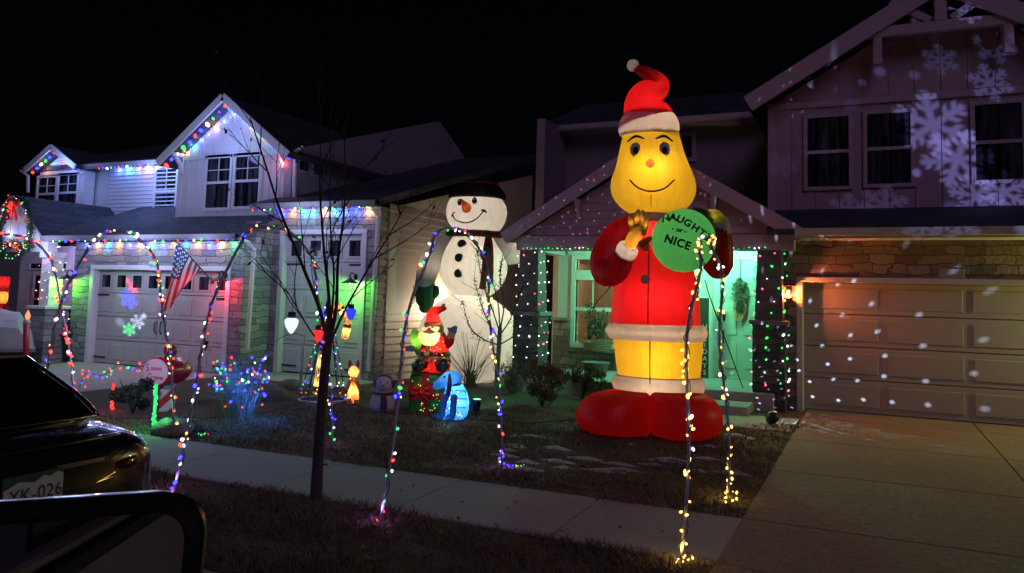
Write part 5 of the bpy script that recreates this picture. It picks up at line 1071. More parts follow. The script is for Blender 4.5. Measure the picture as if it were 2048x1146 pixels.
a = MB(); a.torus(P(905, 768, -.02), 15 * k, 14 * k, 2.5 * k, 26); a.build('neck_band', mat('dark_violet', (.06, .03, .16), .7), t, smooth=True)
sm = MB()
for row in (782, 798, 814): 
    hw = 23 * k; c0 = P(912, row); sm.tube([Vector((c0.x + hw * math.sin(s), -.77 * hw * math.cos(s), c0.z + .02 * math.cos(s))) for s in (-1.2, -.6, 0, .6, 1.2)], .006, 6, 4)
sm.build('seam', mat('navy_seam', (.01, .03, .15), .8), t)
for i in range(30): p = P(random.uniform(890, 926), random.uniform(776, 832)); bulb(t, (p.x, -23 * k, p.z), 'white', .008)
for q, pw in ((P(912, 805), 6), (P(895, 760, -.08), 1.6), (P(912, 775), 2)): lamp('inner_or_front_light', q, (.7, .9, 1), pw, t, False)
lamp('bulb_glow', P(895, 835, -.6), (.2, .6, 1), 1.0, t, False)
# wrapped gift box and waving santa
f = Frame(862, 822); P = f.p; k = m_per_px(f, 862, 780); gsh = nylon('gift_green', (.04, .32, .05), .5); rsh = nylon('santa_red', (.8, .02, .02), .6); cr = nylon('cream_fur', (.85, .72, .42), .6); dep = .42
t = thing('gift_box', 'green glowing gift box with red ribbon and bow on the lawn', 'gift box', f.L, f.rot)
p0, p1 = P(819, 820), P(905, 744); a = MB(); a.box((p0.x, -dep, .01), (p1.x, dep, p1.z)); bx = a.build('box', gsh, t, bevel=.05)
a = MB(); xm = P(851, 780).x; zm = P(850, 786).z; a.box((xm - .05, -dep - .012, 0), (xm + .05, dep + .012, p1.z + .012)); a.box((p0.x - .012, -dep - .014, zm - .05), (p1.x + .012, dep + .014, zm + .05)); a.build('ribbon', rsh, t, bevel=.006)
a = MB(); c = P(842, 783, -dep - .05)
for s in (-1, 1):
    a.tube([c, c + Vector((s * .07, -.04, .05)), c + Vector((s * .14, -.03, .06)), c + Vector((s * .14, -.03, -.02)), c + Vector((s * .06, -.04, -.02)), c], [.02, .036, .04, .036, .03, .02], 10, 4); a.tube([c, c + Vector((s * .05, -.02, -.06)), c + Vector((s * .1, -.02, -.11))], [.02, .032, .036], 10, 3, True, flat=.4)
a.ball(c + Vector((0, -.05, 0)), .05, 12, 8); a.build('bow', rsh, t, smooth=True)
for i in range(42): bulb(t, (random.uniform(p0.x + .03, p1.x - .03), -dep - .012, random.uniform(.06, p1.z - .05)), random.choice(['yellow', 'yellow', 'green']), .008)
for x in (-.18, .18): lamp('inner_or_front_light', (x, -.1, .3), (1, .95, .5), 7, t, False)
lamp('bulb_glow', c + Vector((0, -.25, .05)), (1, .5, .3), .5, t, False)
Lz = Vector((f.L.x, f.L.y, p1.z)); f = Frame(862, 822, L=f.L.copy()); P0 = f.p
P = lambda px, py, dy=0.0: P0(px, py, dy) - Vector((0, 0, p1.z))
def rws(l): return [(v - p1.z, a_, b_) for v, a_, b_ in rows(f, l)]
t = thing('lit_santa', 'glowing santa figure waving a blue mitten, seated on the green gift box', 'yard figure', Lz, f.rot)
a = MB(); a.stack(rws([(745, 843, 896), (735, 840, 900), (720, 840, 902), (712, 843, 898)]), .8, 24); a.build('trousers', rsh, t, smooth=True)
a = MB(); a.stack(rws([(722, 838, 898), (718, 836, 901), (713, 836, 901), (709, 839, 897)]), .85, 26); a.build('coat_trim', cr, t, smooth=True)
tr_ = rws([(716, 840, 898), (700, 842, 898), (685, 846, 897), (672, 850, 894), (660, 858, 886)]); a = MB(); a.stack(tr_, .8, 26); a.build('coat', rsh, t, smooth=True)
a = MB(); a.stack(rws([(711, 839, 899), (709, 837, 901), (704, 838, 900), (702, 841, 898)]), .84, 26); bt = a.build('belt', mat('black_plastic', (.012, .012, .014), .35), t, smooth=True)
a = MB(); c = P(853, 707, -.235); a.box(c + Vector((-.045, -.02, -.035)), c + Vector((.045, .02, .035))); a.build('buckle', mat('brass', (.5, .35, .08), .35, metal=.6), bt, bevel=.008)
a = MB(); a.tube([P(855, 702, -.24), P(856, 690, -.24), P(857, 675, -.22)], [.04, .04, .035], 10, 3, flat=.5); a.build('front_trim', cr, t, smooth=True)
a = MB(); a.tube([P(886, 676), P(893, 688, -.05), P(900, 684, -.1), P(902, 674, -.12)], [9 * k, 9 * k, 8 * k, 7 * k], 14, 4, True); a.build('sleeve', rsh, t, smooth=True)
a = MB(); a.tube([P(902, 673, -.12), P(903, 668, -.12)], 7.8 * k, 14, 1, True); a.build('cuff', cr, t, smooth=True)
bm = nylon('blue_mitten', (.2, .35, .6), .4)
a = MB(); a.tube([P(904, 667, -.12), P(907, 660, -.12), P(910, 656, -.12)], [6.5 * k, 8 * k, 5 * k], 14, 3, True); a.tube([P(902, 664, -.14), P(897, 657, -.15)], [4 * k, 2.6 * k], 10, 1, True); a.build('mitten', bm, t, smooth=True)
a = MB(); a.tube([P(850, 680, -.1), P(842, 690, -.22), P(836, 694, -.3)], [9 * k, 8 * k, 7 * k], 14, 4, True); a.build('sleeve', rsh, t, smooth=True)
a = MB(); a.tube([P(836, 694, -.3), P(826, 697, -.34)], [6.5 * k, 6 * k], 12, 1, True); a.build('cuff', cr, t, smooth=True)
a = MB(); a.tube([P(824, 697, -.36), P(812, 697, -.36)], [6.5 * k, 4.5 * k], 12, 1, True); a.build('mitten', bm, t, smooth=True)
hr = rws([(684, 852, 872), (676, 845, 880), (662, 844, 884), (650, 848, 882), (646, 851, 881)]); a = MB(); a.stack(hr, .9, 24, caps=False); hd = a.build('head', nylon('santa_skin', (.85, .5, .3), .6), t, smooth=True)
a = MB(); a.tube([P(842, 668, -.22), P(850, 677, -.27), P(864, 679, -.27), P(874, 670, -.22)], [7 * k, 12 * k, 12 * k, 7 * k], 16, 4, True); a.tube([P(878, 668, -.1), P(882, 658, -.05), P(880, 650, -.05)], [7 * k, 6 * k, 5 * k], 12, 3, True); a.tube([P(850, 664, -.26), P(858, 663, -.3), P(866, 664, -.26)], [3 * k, 5 * k, 3 * k], 10, 3, True); a.build('beard', cr, hd, smooth=True)
a = MB(); a.ball(P(858, 658, -.29), 3.2 * k, 10, 8); a.build('nose', nylon('santa_nose', (.85, .3, .2), .5), hd, smooth=True)
a = MB()
for x in (852, 865): a.ball(P(x, 655, -.24), 1.7 * k, 8, 6)
a.build('eyes', blk, hd)
a = MB(); a.stack(rws([(653, 852, 882), (650, 848, 885), (645, 849, 885), (643, 853, 881)]), .95, 24, caps=False); a.build('hat_band', cr, t, smooth=True)
a = MB(); a.tube([P(867, 647), P(866, 634), P(869, 624), P(880, 619), P(888, 617)], [16 * k, 14 * k, 11 * k, 7 * k, 5 * k], 18, 4, 'end'); a.build('hat', rsh, t, smooth=True)
a = MB(); a.ball(P(887, 611), 4.2 * k, 12, 8); a.build('pompom', cr, t, smooth=True)
for (x0, x1) in ((846, 836), (880, 884)):
    a = MB(); a.tube([P(x0, 728, -.15), P(x1, 727, -.42)], [11 * k, 10 * k], 14, 1, True); a.build('leg', rsh, t, smooth=True)
    a = MB(); a.tube([P(x1, 728, -.43), P(x1, 732, -.5), P(x1 + 3, 729, -.56)], [11 * k, 13 * k, 11 * k], 14, 3, True); a.build('boot', mat('black_plastic', (.012, .012, .014), .35), t, smooth=True)
a = MB(); a.tube([P(830, 664, -.3), P(828, 675, -.32), P(834, 690, -.32), P(836, 706, -.3)], [7 * k, 8 * k, 9 * k, 5 * k], 14, 4, True); a.build('toy_sack', nylon('lime_shell', (.2, .6, .06), .6), t, smooth=True)
for i in range(34): p = P(random.uniform(850, 890), random.uniform(676, 735)); bulb(t, (p.x, -.25, p.z), random.choice(['warm', 'red']), .007)
for i in range(16): p = P(random.uniform(846, 872), random.uniform(664, 686)); bulb(t, (p.x, -.375, p.z), 'warm', .007)
lamp('bulb_glow', P(866, 690, -1.1), (1, .78, .5), 5, t, False, .1); lamp('inner_or_front_light', P(856, 674, -.27), (1, .82, .5), 1.2, t, False, .02); lamp('inner_or_front_light', P(866, 676, -.27), (1, .82, .5), 1.2, t, False, .02)  # first lamp is a fill added in front to brighten the whole figure
for q, pw in ((P(870, 692), 7), (P(866, 655), 4), (P(868, 640), 2.5), (P(870, 728), 3), (P(833, 682, -.32), 1), (P(855, 676, -.2), 1.5)): lamp('inner_or_front_light', q, (1, .82, .5), pw, t, False)
# ground spot lamps
def ground_spot(px, py, label, col, target, power, face, size=60):
    f = Frame(px, py); t = thing('ground_spotlight', label, 'spotlight', f.L, f.rot, 'spot lamps staked in the lawn'); a = MB(); a.tube([(0, 0, 0), (0, 0, .14)], .012, 8); a.build('stake', black_metal, t)
    a = MB(); a.tube([(0, 0, .1), (0, 0, .24), (0, 0, .27)], [.05, .062, .068], 16); a.build('housing', black_metal, t, smooth=True); a = MB(); a.ball((0, 0, .268), (.06, .06, .012), 16, 6); a.build('lens', glow('lens_' + face, col, 2.5), t, smooth=True)
    l = bpy.data.lights.new('spot_light', 'SPOT'); l.color = col; l.energy = power; l.spot_size = R(size); l.spot_blend = .6; l.shadow_soft_size = .05; o = bpy.data.objects.new('spot_light', l); COL.objects.link(o)
    w = f.L + Vector((0, 0, .3)); o.location = w; o.rotation_euler = (Vector(target) - w).to_track_quat('-Z', 'Y').to_euler(); return t
ground_spot(953, 836, 'black spot lamp with green lens on the lawn right of the blue hound', (.2, 1, .5), PY(985, 690, 13.2), 90, 'green', 70)
# ------------------------------------------------------------------ things on the houses
leafm = mat('garland_leaf', (.02, .05, .03), .8, .4, 10)
def potted(px, py, w, hp, ht, label, kinds, lampcol):
    f = Frame(px, py); k = m_per_px(f, px, py - 40); t = thing('potted_evergreen', label, 'potted plant', f.L, f.rot, 'tall planters by the garage doors'); a = MB(); r0, r1, h = w * .36 * k, w * .5 * k, hp * k
    a.add([(-r0, -r0, 0), (r0, -r0, 0), (r0, r0, 0), (-r0, r0, 0), (-r1, -r1, h), (r1, -r1, h), (r1, r1, h), (-r1, r1, h)], ((3, 2, 1, 0), (4, 5, 6, 7), (0, 1, 5, 4), (1, 2, 6, 5), (2, 3, 7, 6), (3, 0, 4, 7))); a.box((-r1 * 1.08, -r1 * 1.08, h - .05), (r1 * 1.08, r1 * 1.08, h + .004)); a.build('pot', mat('black_pot', (.015, .015, .017), .5), t, bevel=.01)
    a = MB(); rn = random.Random(px)
    for i in range(1500):
        s = rn.random(); rr = (1 - s) ** .8 * w * .55 * k * rn.uniform(.3, 1); an = rn.uniform(0, 6.28); p = Vector((rr * math.cos(an), rr * math.sin(an), h + .02 + s * ht * k)); u = Vector((math.cos(an), math.sin(an), rn.uniform(-.3, .5))) * .05; v = u.orthogonal().normalized() * .012; a.add([p - v, p + v, p + u], [(0, 1, 2)])
    a.tube([(0, 0, h - .1), (0, 0, h + ht * k * .8)], .015, 6); a.build('foliage', dgreen, t)
    a = MB(); c = Vector((0, -r1 * 1.05, h * .75))
    for s in (-1, 1): a.tube([c, c + Vector((s * .06, -.03, .05)), c + Vector((s * .13, -.02, .02)), c + Vector((s * .06, -.03, -.02)), c], [.015, .03, .035, .025, .015], 8, 3); a.tube([c, c + Vector((s * .05, -.02, -.1))], [.02, .035], 8, 1, True, flat=.4)
    a.build('bow', mat('gold_bow', (.5, .4, .2), .4), t, smooth=True)
    for i in range(18): s = rn.random(); an = rn.uniform(3.3, 6.1); rr = (1 - s) * w * .55 * k; bulb(t, (rr * math.cos(an), rr * math.sin(an), h + .05 + s * ht * k * .9), rn.choice(kinds), .016)
    return t
potted(142, 722, 46, 62, 75, 'black square planter with small evergreen left of the double garage door', ['blue', 'red', 'blue', 'warm'], None)
potted(430, 744, 48, 66, 110, 'black square planter with tall red lit evergreen between the garage doors', ['red', 'red', 'blue', 'green'], None)
potted(709, 752, 46, 70, 95, 'black square planter with green lit evergreen right of the single garage door', ['blue', 'green', 'blue'], None)
# flag on its pole
b0, tip = PY(424, 562, 12.08), PY(352, 482, 11.25); t = thing('flag', 'striped flag with stars hanging from a pole on the garage wall', 'flag', b0)
a = MB(); a.tube([b0, tip], .014, 8, 1, True); a.ball(tip, .03, 10, 8); a.bar(b0 + Vector((0, .02, -.06)), b0 + Vector((0, .02, .06)), .06, .04); a.build('flag_pole', mat('bronze_pole', (.05, .04, .03), .4), t, world=True, smooth=True)
h0, h1 = tip.lerp(b0, .02), tip.lerp(b0, .68); e0, e1 = PY(314, 640, 11.3), PY(358, 592, 11.55)
NS, NT = 39, 44; a = MB(); vs = []
for j in range(NT + 1):
    tt = j / NT
    for i in range(NS + 1):
        s = i / NS; p = h0.lerp(h1, s).lerp(e0.lerp(e1, s), tt); w = math.sin(s * 9 + tt * 3) * .05 * min(1, tt * 3 + .1); vs.append(p + Vector((w * .3, w, -.03 * math.sin(tt * 3.1))))
fs = []; a.add(vs, [])
for j in range(NT):
    for i in range(NS):
        canton = j < NT * .42 and i < NS * 7 / 13; st = int(i / 3) % 2
        a.f.append((j * (NS + 1) + i, j * (NS + 1) + i + 1, (j + 1) * (NS + 1) + i + 1, (j + 1) * (NS + 1) + i)); a.m.append(2 if canton else (1 if st else 0))
cl = a.build('cloth', [mat('flag_red', (.42, .03, .05), .8), mat('flag_white', (.6, .58, .6), .8), mat('flag_blue', (.025, .04, .14), .8)], t, world=True, smooth=True)
a = MB()
for r in range(7):
    for c in range(6):
        i = 1.5 + r * 2.9; j = 1.5 + c * 3 + (r % 2) * 1.4; i0, j0 = int(i), int(j); p = vs[j0 * (NS + 1) + i0]; du = (vs[j0 * (NS + 1) + i0 + 1] - p).normalized(); dv = (vs[(j0 + 1) * (NS + 1) + i0] - p).normalized(); n_ = du.cross(dv).normalized()
        if n_.y > 0: n_ = -n_
        rg = [p + n_ * .008 + du * math.cos(q * math.pi / 5 + .3) * (.026 if q % 2 else .011) + dv * math.sin(q * math.pi / 5 + .3) * (.026 if q % 2 else .011) for q in range(10)]; a.add(rg, [tuple(range(10))])
a.build('stars', mat('flag_star', (.7, .7, .7), .8), cl, world=True)
# wreath, garland
c = PY(32, 458, 11.5); k = (PY(64, 458, 11.5) - c).length / 32; t = thing('wreath', 'round lit evergreen wreath with red bow on the porch gable', 'wreath', c); a = MB(); rn = random.Random(4)
ring = [Vector((math.cos(i * .2094) * 31 * k, 0, math.sin(i * .2094) * 38 * k)) for i in range(31)]; a.tube(ring, .03, 8)
for i in range(1500):
    p = rn.choice(ring) + Vector((rn.gauss(0, .045), rn.gauss(-.02, .04), rn.gauss(0, .045))); u = Vector((rn.gauss(0, 1), rn.gauss(0, 1), rn.gauss(0, 1))).normalized(); w = u.orthogonal().normalized() * .01; a.add([p - w, p + w, p + u * .07], [(0, 1, 2)])
a.build('greenery', leafm, t)
a = MB(); b_ = Vector((0, -.08, 32 * k))
for s in (-1, 1):
    a.tube([b_, b_ + Vector((s * .1, -.03, .07)), b_ + Vector((s * .17, -.02, .01)), b_ + Vector((s * .08, -.03, -.03)), b_], [.02, .05, .055, .04, .02], 10, 3); a.tube([b_, b_ + Vector((s * .05, -.02, -.16)), b_ + Vector((s * .09 + .04, -.02, -.34))], [.03, .045, .05], 8, 3, True, flat=.3)
a.ball(b_ + Vector((0, -.04, 0)), .045, 10, 8); a.build('bow', mat('red_bow', (.5, .02, .03), .5), t, smooth=True)
for i in range(36): p = rn.choice(ring); bulb(t, p + Vector((rn.gauss(0, .03), -.08, rn.gauss(0, .03))), rn.choice(['green', 'white', 'red', 'green']), .017)
for i in range(28): bulb(t, b_ + Vector((rn.gauss(0, .06), -.1, rn.gauss(-.06, .11))), 'red', .014)
for q in ((.15, -.3, .1), (-.1, -.25, .35)): lamp('bulb_glow', q, (1, .45, .4), 1.4, t, False)
g0, g1 = PY(-6, 492, 11.55), PY(60, 490, 11.55); t = thing('garland', 'red lit evergreen garland along the porch beam under the wreath', 'garland', g0); a = MB(); pts = [Vector((g1.x - g0.x, 0, g1.z - g0.z)) * (i / 24) + Vector((0, 0, -.07 * math.sin(i / 24 * 6.28 * 1.5) - .02)) for i in range(25)]; a.tube(pts, .03, 8)
for i in range(900): p = pts[rn.randrange(25)] + Vector((rn.gauss(0, .06), rn.gauss(0, .04), rn.gauss(0, .04))); u = Vector((rn.gauss(0, 1), rn.gauss(0, 1), rn.gauss(0, 1))).normalized(); w = u.orthogonal().normalized() * .01; a.add([p - w, p + w, p + u * .07], [(0, 1, 2)])
a.build('greenery', leafm, t)
for i in range(60): bulb(t, pts[rn.randrange(25)] + Vector((rn.gauss(0, .05), -.07, rn.gauss(0, .04))), rn.choice(['red', 'red', 'red', 'green', 'white']), .016)
lamp('bulb_glow', (.6, -.3, -.05), (1, .2, .25), 1.6, t, False)
# nutcracker soldiers by the entry
def nutcracker(px, py, top, Y, label):
    L = PY(px, py, Y); h = PY(px, top, Y).z; L.z = 0; t = thing('toy_soldier', label, 'yard figure', L, 0, 'glowing toy soldiers by the entry'); s = h / 1.5
    rs, ys, bs = nylon('soldier_red', (.7, .02, .02), .6), nylon('soldier_yellow', (.8, .5, .12), .6), mat('soldier_black', (.02, .02, .02), .5)
    a = MB()
    for q in (-1, 1): a.tube([(q * .07 * s, 0, 0), (q * .07 * s, 0, .5 * s)], .06 * s, 12)
    a.build('legs', bs, t, smooth=True); a = MB(); a.lathe((0, 0, 0), [(.48 * s, .12 * s), (.5 * s, .16 * s), (.85 * s, .15 * s), (.95 * s, .1 * s), (.98 * s, .05 * s)], 18); a.build('coat', rs, t, smooth=True)
    a = MB()
    for q in (-1, 1): a.tube([(q * .15 * s, 0, .9 * s), (q * .22 * s, 0, .7 * s), (q * .2 * s, -.03, .52 * s)], .05 * s, 10, 3, True)
    a.build('arms', rs, t, smooth=True); a = MB(); a.lathe((0, 0, 0), [(.95 * s, .06 * s), (1.0 * s, .1 * s), (1.12 * s, .11 * s), (1.2 * s, .1 * s), (1.22 * s, .05 * s)], 18); hd = a.build('head', ys, t, smooth=True)
    a = MB()
    for q in (-1, 1): a.ball((q * .04 * s, -.1 * s, 1.13 * s), .014 * s, 8, 6)
    a.box((-.05 * s, -.118 * s, 1.03 * s), (.05 * s, -.1 * s, 1.05 * s)); a.build('face', bs, hd); a = MB(); a.lathe((0, 0, 0), [(1.2 * s, .12 * s), (1.22 * s, .13 * s), (1.24 * s, .11 * s), (1.46 * s, .12 * s), (1.5 * s, .1 * s), (1.5 * s, .01)], 18); a.build('hat', rs, t, smooth=True)
    for z, p in ((1.1, 2.5), (1.38, 2.5), (.75, 1.2)): lamp('inner_or_front_light', (0, 0, z * s), (1, .75, .35), p, t, False)
nutcracker(87, 640, 556, 13.05, 'glowing toy soldier with tall red hat standing before the entry window')
nutcracker(0, 640, 553, 12.6, 'glowing toy soldier in red at the left edge of the photo')
# red candle, tarp covered trailer
f = Frame(52, 745); P = f.p; k = m_per_px(f, 52, 680); t = thing('toy_candle', 'red plastic candle with orange flame beside the tarp covered trailer', 'yard figure', f.L, f.rot); a = MB(); a.tube([P(52, 745), P(53, 645)], 6.5 * k, 16, 1); a.build('candle', mat('candle_red', (.45, .03, .03), .4), t, smooth=True)
a = MB(); a.lathe(P(54, 642), [(-.06, 7 * k), (0, 7.5 * k), (.03, 5 * k)], 14); a.build('wax', mat('wax_pale', (.6, .45, .42), .5), t, smooth=True); a = MB(); kk = P(55, 640); a.lathe(kk, [(0, .02), (.06, 5.5 * k), (.1, 5.5 * k), (.17, 2 * k), (.2, .004)], 14); a.build('flame', glow('flame_orange', (1, .4, .2), 1.1), t, smooth=True)
f = Frame(10, 735); P = f.p; k = m_per_px(f, 10, 680); t = thing('covered_trailer', 'low trailer under a grey tarp at the left edge beside the red candle', 'trailer', f.L, f.rot); a = MB(); z = [P(10, y).z for y in (690, 660, 622)]
pr_ = [(-1.6, z[0]), (-1.5, z[1] + .15), (-1.0, z[2] + .05), (-.1, z[2]), (.18, z[2] - .06), (.42, z[1] - .05), (.5, z[0])]
vs = []; rn = random.Random(8)
for j in range(9):
    for x, zz in pr_: vs.append((x * (1 - .1 * abs(j - 4) / 4) + rn.uniform(-.04, .04), -.7 + j * .25, zz * (1 - .12 * max(0, abs(j - 4) - 2)) + rn.uniform(-.04, .04)))
a.add(vs, [(j * 7 + i, j * 7 + i + 1, (j + 1) * 7 + i + 1, (j + 1) * 7 + i) for j in range(8) for i in range(6)] + [tuple(range(7)), tuple(range(56, 63))]); a.build('tarp', mat('grey_tarp', (.32, .33, .33), .6, .2, 5), t)
a = MB(); a.box((-1.6, -.75, z[0] - .1), (.5, 1.2, z[0] - .02)); a.build('bed', grey_metal, t, bevel=.01)
for y in (-.6, 1.0):
    a = MB(); a.torus((-.5, y, .28), .2, .2, .08, 28, 0, 'y'); a.build('wheel', mat('rubber', (.02, .02, .02), .8), t, smooth=True)
a = MB(); a.box((-1.5, -.4, .28), (.3, .9, z[0] - .1)); a.build('chassis', black_metal, t)
# porch things
c = PY(1481, 592, 15.62); k = (PY(1531, 592, 15.62) - c).length / 50; t = thing('door_swag', 'teardrop swag of greenery with peach ribbon tails on the front door', 'wreath', c); a = MB(); rn = random.Random(6)
for i in range(1300):
    v = rn.uniform(-1, 1); wd = (13 + 3 * v) * (1 - abs(v) ** 3) ** .5 if v > -.9 else 3; p = Vector((rn.gauss(0, .45) * wd * k, rn.uniform(-.09, 0), v * 33 * k)); u = Vector((rn.gauss(0, 1), rn.gauss(0, .6), rn.gauss(0, 1))).normalized(); w = u.orthogonal().normalized() * .012; a.add([p - w, p + w, p + u * .08], [(0, 1, 2)])
a.build('greenery', mat('frosted_leaf', (.09, .12, .08), .8, .6, 20), t)
a = MB()
for i in range(14): a.ball((rn.gauss(0, .4) * 12 * k, -.1, rn.uniform(-.7, .8) * 28 * k), .018, 8, 6)
a.build('berries', mat('dull_berry', (.2, .05, .03), .5), t, smooth=True); a = MB()
for s in (-1, 0, 1): a.tube([(s * .03, -.07, .05), (s * .1, -.06, -20 * k), (s * .07, -.05, -36 * k), (s * .05 - .03, -.05, -50 * k)], [.015, .03, .035, .03], 8, 4, True, flat=.25)
a.build('ribbon', mat('peach_ribbon', (.6, .25, .15), .6), t, smooth=True); a = MB(); a.bar((0, -.02, 30 * k), (0, -.02, 78 * k), .018, .008); a.build('hanger', black_metal, t)
L = PY(1407, 770, 15.4); L.z = .3; t = thing('word_board', 'tall narrow dark board lettered HOLIDAYS leaning by the front door', 'sign', L); tp = PY(1407, 596, 15.4).z - .3; a = MB(); a.box((-.1, 0, 0), (.09, .03, tp)); bd = a.build('board', mat('dark_board', (.03, .025, .02), .7), t, bevel=.006); q = MB()
for ch, py in zip('HOLIDAYS', (654, 667, 679, 691, 703.5, 717.5, 731, 745)): zz = PY(1409, py, 15.4).z - .3; stroke_text(q, ch, .13, lambda v: Vector((v.x + .02, -.004, v.y + zz)))
q.build('lettering', mat('cream_print', (.8, .75, .62), .6), bd)
L = PY(1196, 702, 15.35); zb_ = L.z; L.z = zb_; t = thing('wicker_basket', 'wicker basket with leggy dark plant on the sill shelf below the lit window', 'planter', L); k = m = (PY(1246, 702, 15.35) - PY(1196, 702, 15.35)).length / 50; a = MB(); w0, w1, hh = 24 * k, 28 * k, 22 * k
for i in range(7): a.torus((0, 0, hh * (i + .5) / 7), w0 + (w1 - w0) * i / 6, .12, .014, 36)
for i in range(18): an = i * math.pi / 9; a.tube([(w0 * math.cos(an), .12 * math.sin(an), 0), (w1 * math.cos(an), .13 * math.sin(an), hh)], .008, 5)
a.box((-w0, -.1, -.02), (w0, .1, .01)); a.build('basket', mat('wicker', (.25, .15, .09), .8, .4, 20), t); a = MB(); rn = random.Random(12)
for i in range(12):
    x = rn.uniform(-.9, .9) * w0; e = Vector((x * 1.1 + rn.gauss(0, .06), rn.gauss(-.05, .05), hh + rn.uniform(20, 75) * k)); a.tube([(x, 0, hh * .5), ((x + e.x) / 2, -.03, (hh + e.z) / 2), e], [.007, .005, .003], 4, 2)
    for j in range(16): s = rn.random(); p = Vector((x, 0, hh)).lerp(e, s) + Vector((rn.gauss(0, .04), rn.gauss(0, .04), rn.gauss(0, .03))); u = Vector((rn.gauss(0, 1), rn.gauss(0, 1), rn.gauss(0, 1))).normalized() * .04; v = u.orthogonal() * .5; a.add([p - u, p + v, p + u, p - v], [(0, 1, 2, 3)])
a.build('plant', mat('dusky_leaf', (.04, .05, .03), .8), t)
a = MB(); zs = zb_ - .02; a.box((-w1 - .3, -.12, -.07), (w1 + .05, .3, -.02)); a.build('shelf', black_metal, t)
L = PY(1158, 690, 15.35); L.z = zb_ - .02; k2 = k; t = thing('flower_pot', 'small terracotta pot beside the wicker basket under the lit window', 'planter', PY(1176, 702, 15.3)); a = MB(); a.lathe((0, 0, 0), [(0, .06), (.02, .075), (.16, .1), (.16, .115), (.21, .115), (.21, .09)], 20); a.build('pot', mat('terracotta', (.4, .16, .09), .8), t, smooth=True); a = MB(); a.box((-.12, -.1, -.06), (.12, .25, -.003)); a.build('shelf', black_metal, t)
f = Frame(1190, 785); P = f.p; k = m_per_px(f, 1190, 750); t = thing('stone_urn', 'wide rimmed grey stone urn in front of the porch beside the giant red suited figure', 'planter', f.L, f.rot); a = MB(); hz = P(1190, 724).z
a.lathe((0, 0, 0), [(0, 20 * k), (.04, 20 * k), (.1, 11 * k), (hz * .35, 12 * k), (hz * .6, 21 * k), (hz * .85, 26 * k), (hz * .95, 28 * k), (hz, 29 * k), (hz, 24 * k), (hz - .1, 22 * k), (hz - .1, .01)], 28); a.build('urn', mat('urn_stone', (.22, .2, .18), .9, .3, 10, .6), t, smooth=True)
# small tree with lights inside the window
L = Vector((lx1 - .2, 16.8, .3)); t = thing('window_tree', 'small lit tree with warm bulbs standing inside the porch window', 'christmas tree', L); a = MB(); rn = random.Random(2)
for i in range(1400): s = rn.random(); rr = (1 - s) * .4 * rn.uniform(.2, 1); an = rn.uniform(0, 6.28); p = Vector((rr * math.cos(an), rr * math.sin(an), .35 + s * 1.5)); u = Vector((math.cos(an), math.sin(an), -.2)) * .09; v = u.orthogonal().normalized() * .014; a.add([p - v, p + v, p + u], [(0, 1, 2)])
a.build('foliage', dgreen, t); a = MB(); a.tube([(0, 0, 0), (0, 0, 1.7)], .03, 8); a.build('trunk', bark, t)
for i in range(70): s = rn.random(); an = rn.uniform(2.8, 6.6); rr = (1 - s) * .43; bulb(t, (rr * math.cos(an), rr * math.sin(an), .35 + s * 1.5), rn.choice(['warm', 'white', 'yellow']), .018)

# ------------------------------------------------------------------ parked dark sedan
car_paint = mat('black_car_paint', (.05, .045, .055), .22, .1, 4, metal=.7, coat=1.0); car_glass = mat('car_glass', (.008, .008, .01), .05, .1, spec=.8); chrome = mat('chrome', (.5, .5, .52), .15, .05, metal=1)
CX0, CYC = -3.82, 2.56
t = thing('parked_car', 'dark sedan parked at the kerb ahead of the side mirror, rear towards the viewer', 'car', (CX0 - 2.2, CYC, -.14)); zo = .14
def loft(mb, st, seg=28, e=.55):
    vs = []
    for x, hw, z0, z1, yo in st:
        for i in range(seg):
            q = 2 * math.pi * i / seg; c, s = math.cos(q), math.sin(q); vs.append((x, CYC + hw * math.copysign(abs(c) ** e, c), (z0 + z1) / 2 + (z1 - z0) / 2 * math.copysign(abs(s) ** e, s)))
    n = len(st); mb.add(vs, [(i * seg + k, i * seg + (k + 1) % seg, (i + 1) * seg + (k + 1) % seg, (i + 1) * seg + k) for i in range(n - 1) for k in range(seg)] + [tuple(range(seg)), tuple(range((n - 1) * seg, n * seg))])
body_st = [(CX0 + .02, .62, .42, .86, 0), (CX0 - .02, .74, .3, .93, 0), (CX0 - .1, .82, .24, .97, 0), (CX0 - .3, .86, .18, 1.0, 0), (CX0 - .6, .88, .16, 1.01, 0), (CX0 - 1.4, .89, .14, .98, 0), (CX0 - 2.8, .89, .14, .94, 0), (CX0 - 3.5, .88, .15, .9, 0), (CX0 - 4.1, .84, .18, .82, 0), (CX0 - 4.4, .7, .25, .7, 0)]
a = MB(); loft(a, [(x, hw + .05, z0, z1, q) for x, hw, z0, z1, q in body_st], 40, .38); body = a.build('body', car_paint, t, world=True, smooth=True, subd=1)
a = MB(); loft(a, [(CX0 - .3, .68, .95, 1.015, 0), (CX0 - .5, .7, .95, 1.12, 0), (CX0 - .9, .66, .95, 1.32, 0), (CX0 - 1.4, .62, .95, 1.37, 0), (CX0 - 2.2, .6, .95, 1.36, 0), (CX0 - 2.9, .62, .92, 1.15, 0), (CX0 - 3.4, .6, .88, .93, 0)], 36, .5); a.build('roof', car_paint, t, world=True, smooth=True, subd=1)
a = MB(); st = [(CX0 - .3, 1.025, .6), (CX0 - .5, 1.135, .6), (CX0 - .9, 1.33, .54)]
for s in (-1, 1): a.tube([(x + .02, CYC + s * (hw + .02), z + .012) for x, z, hw in st], .012, 8, 4); a.build('window_trim', chrome, t, world=True, smooth=True); a = MB()
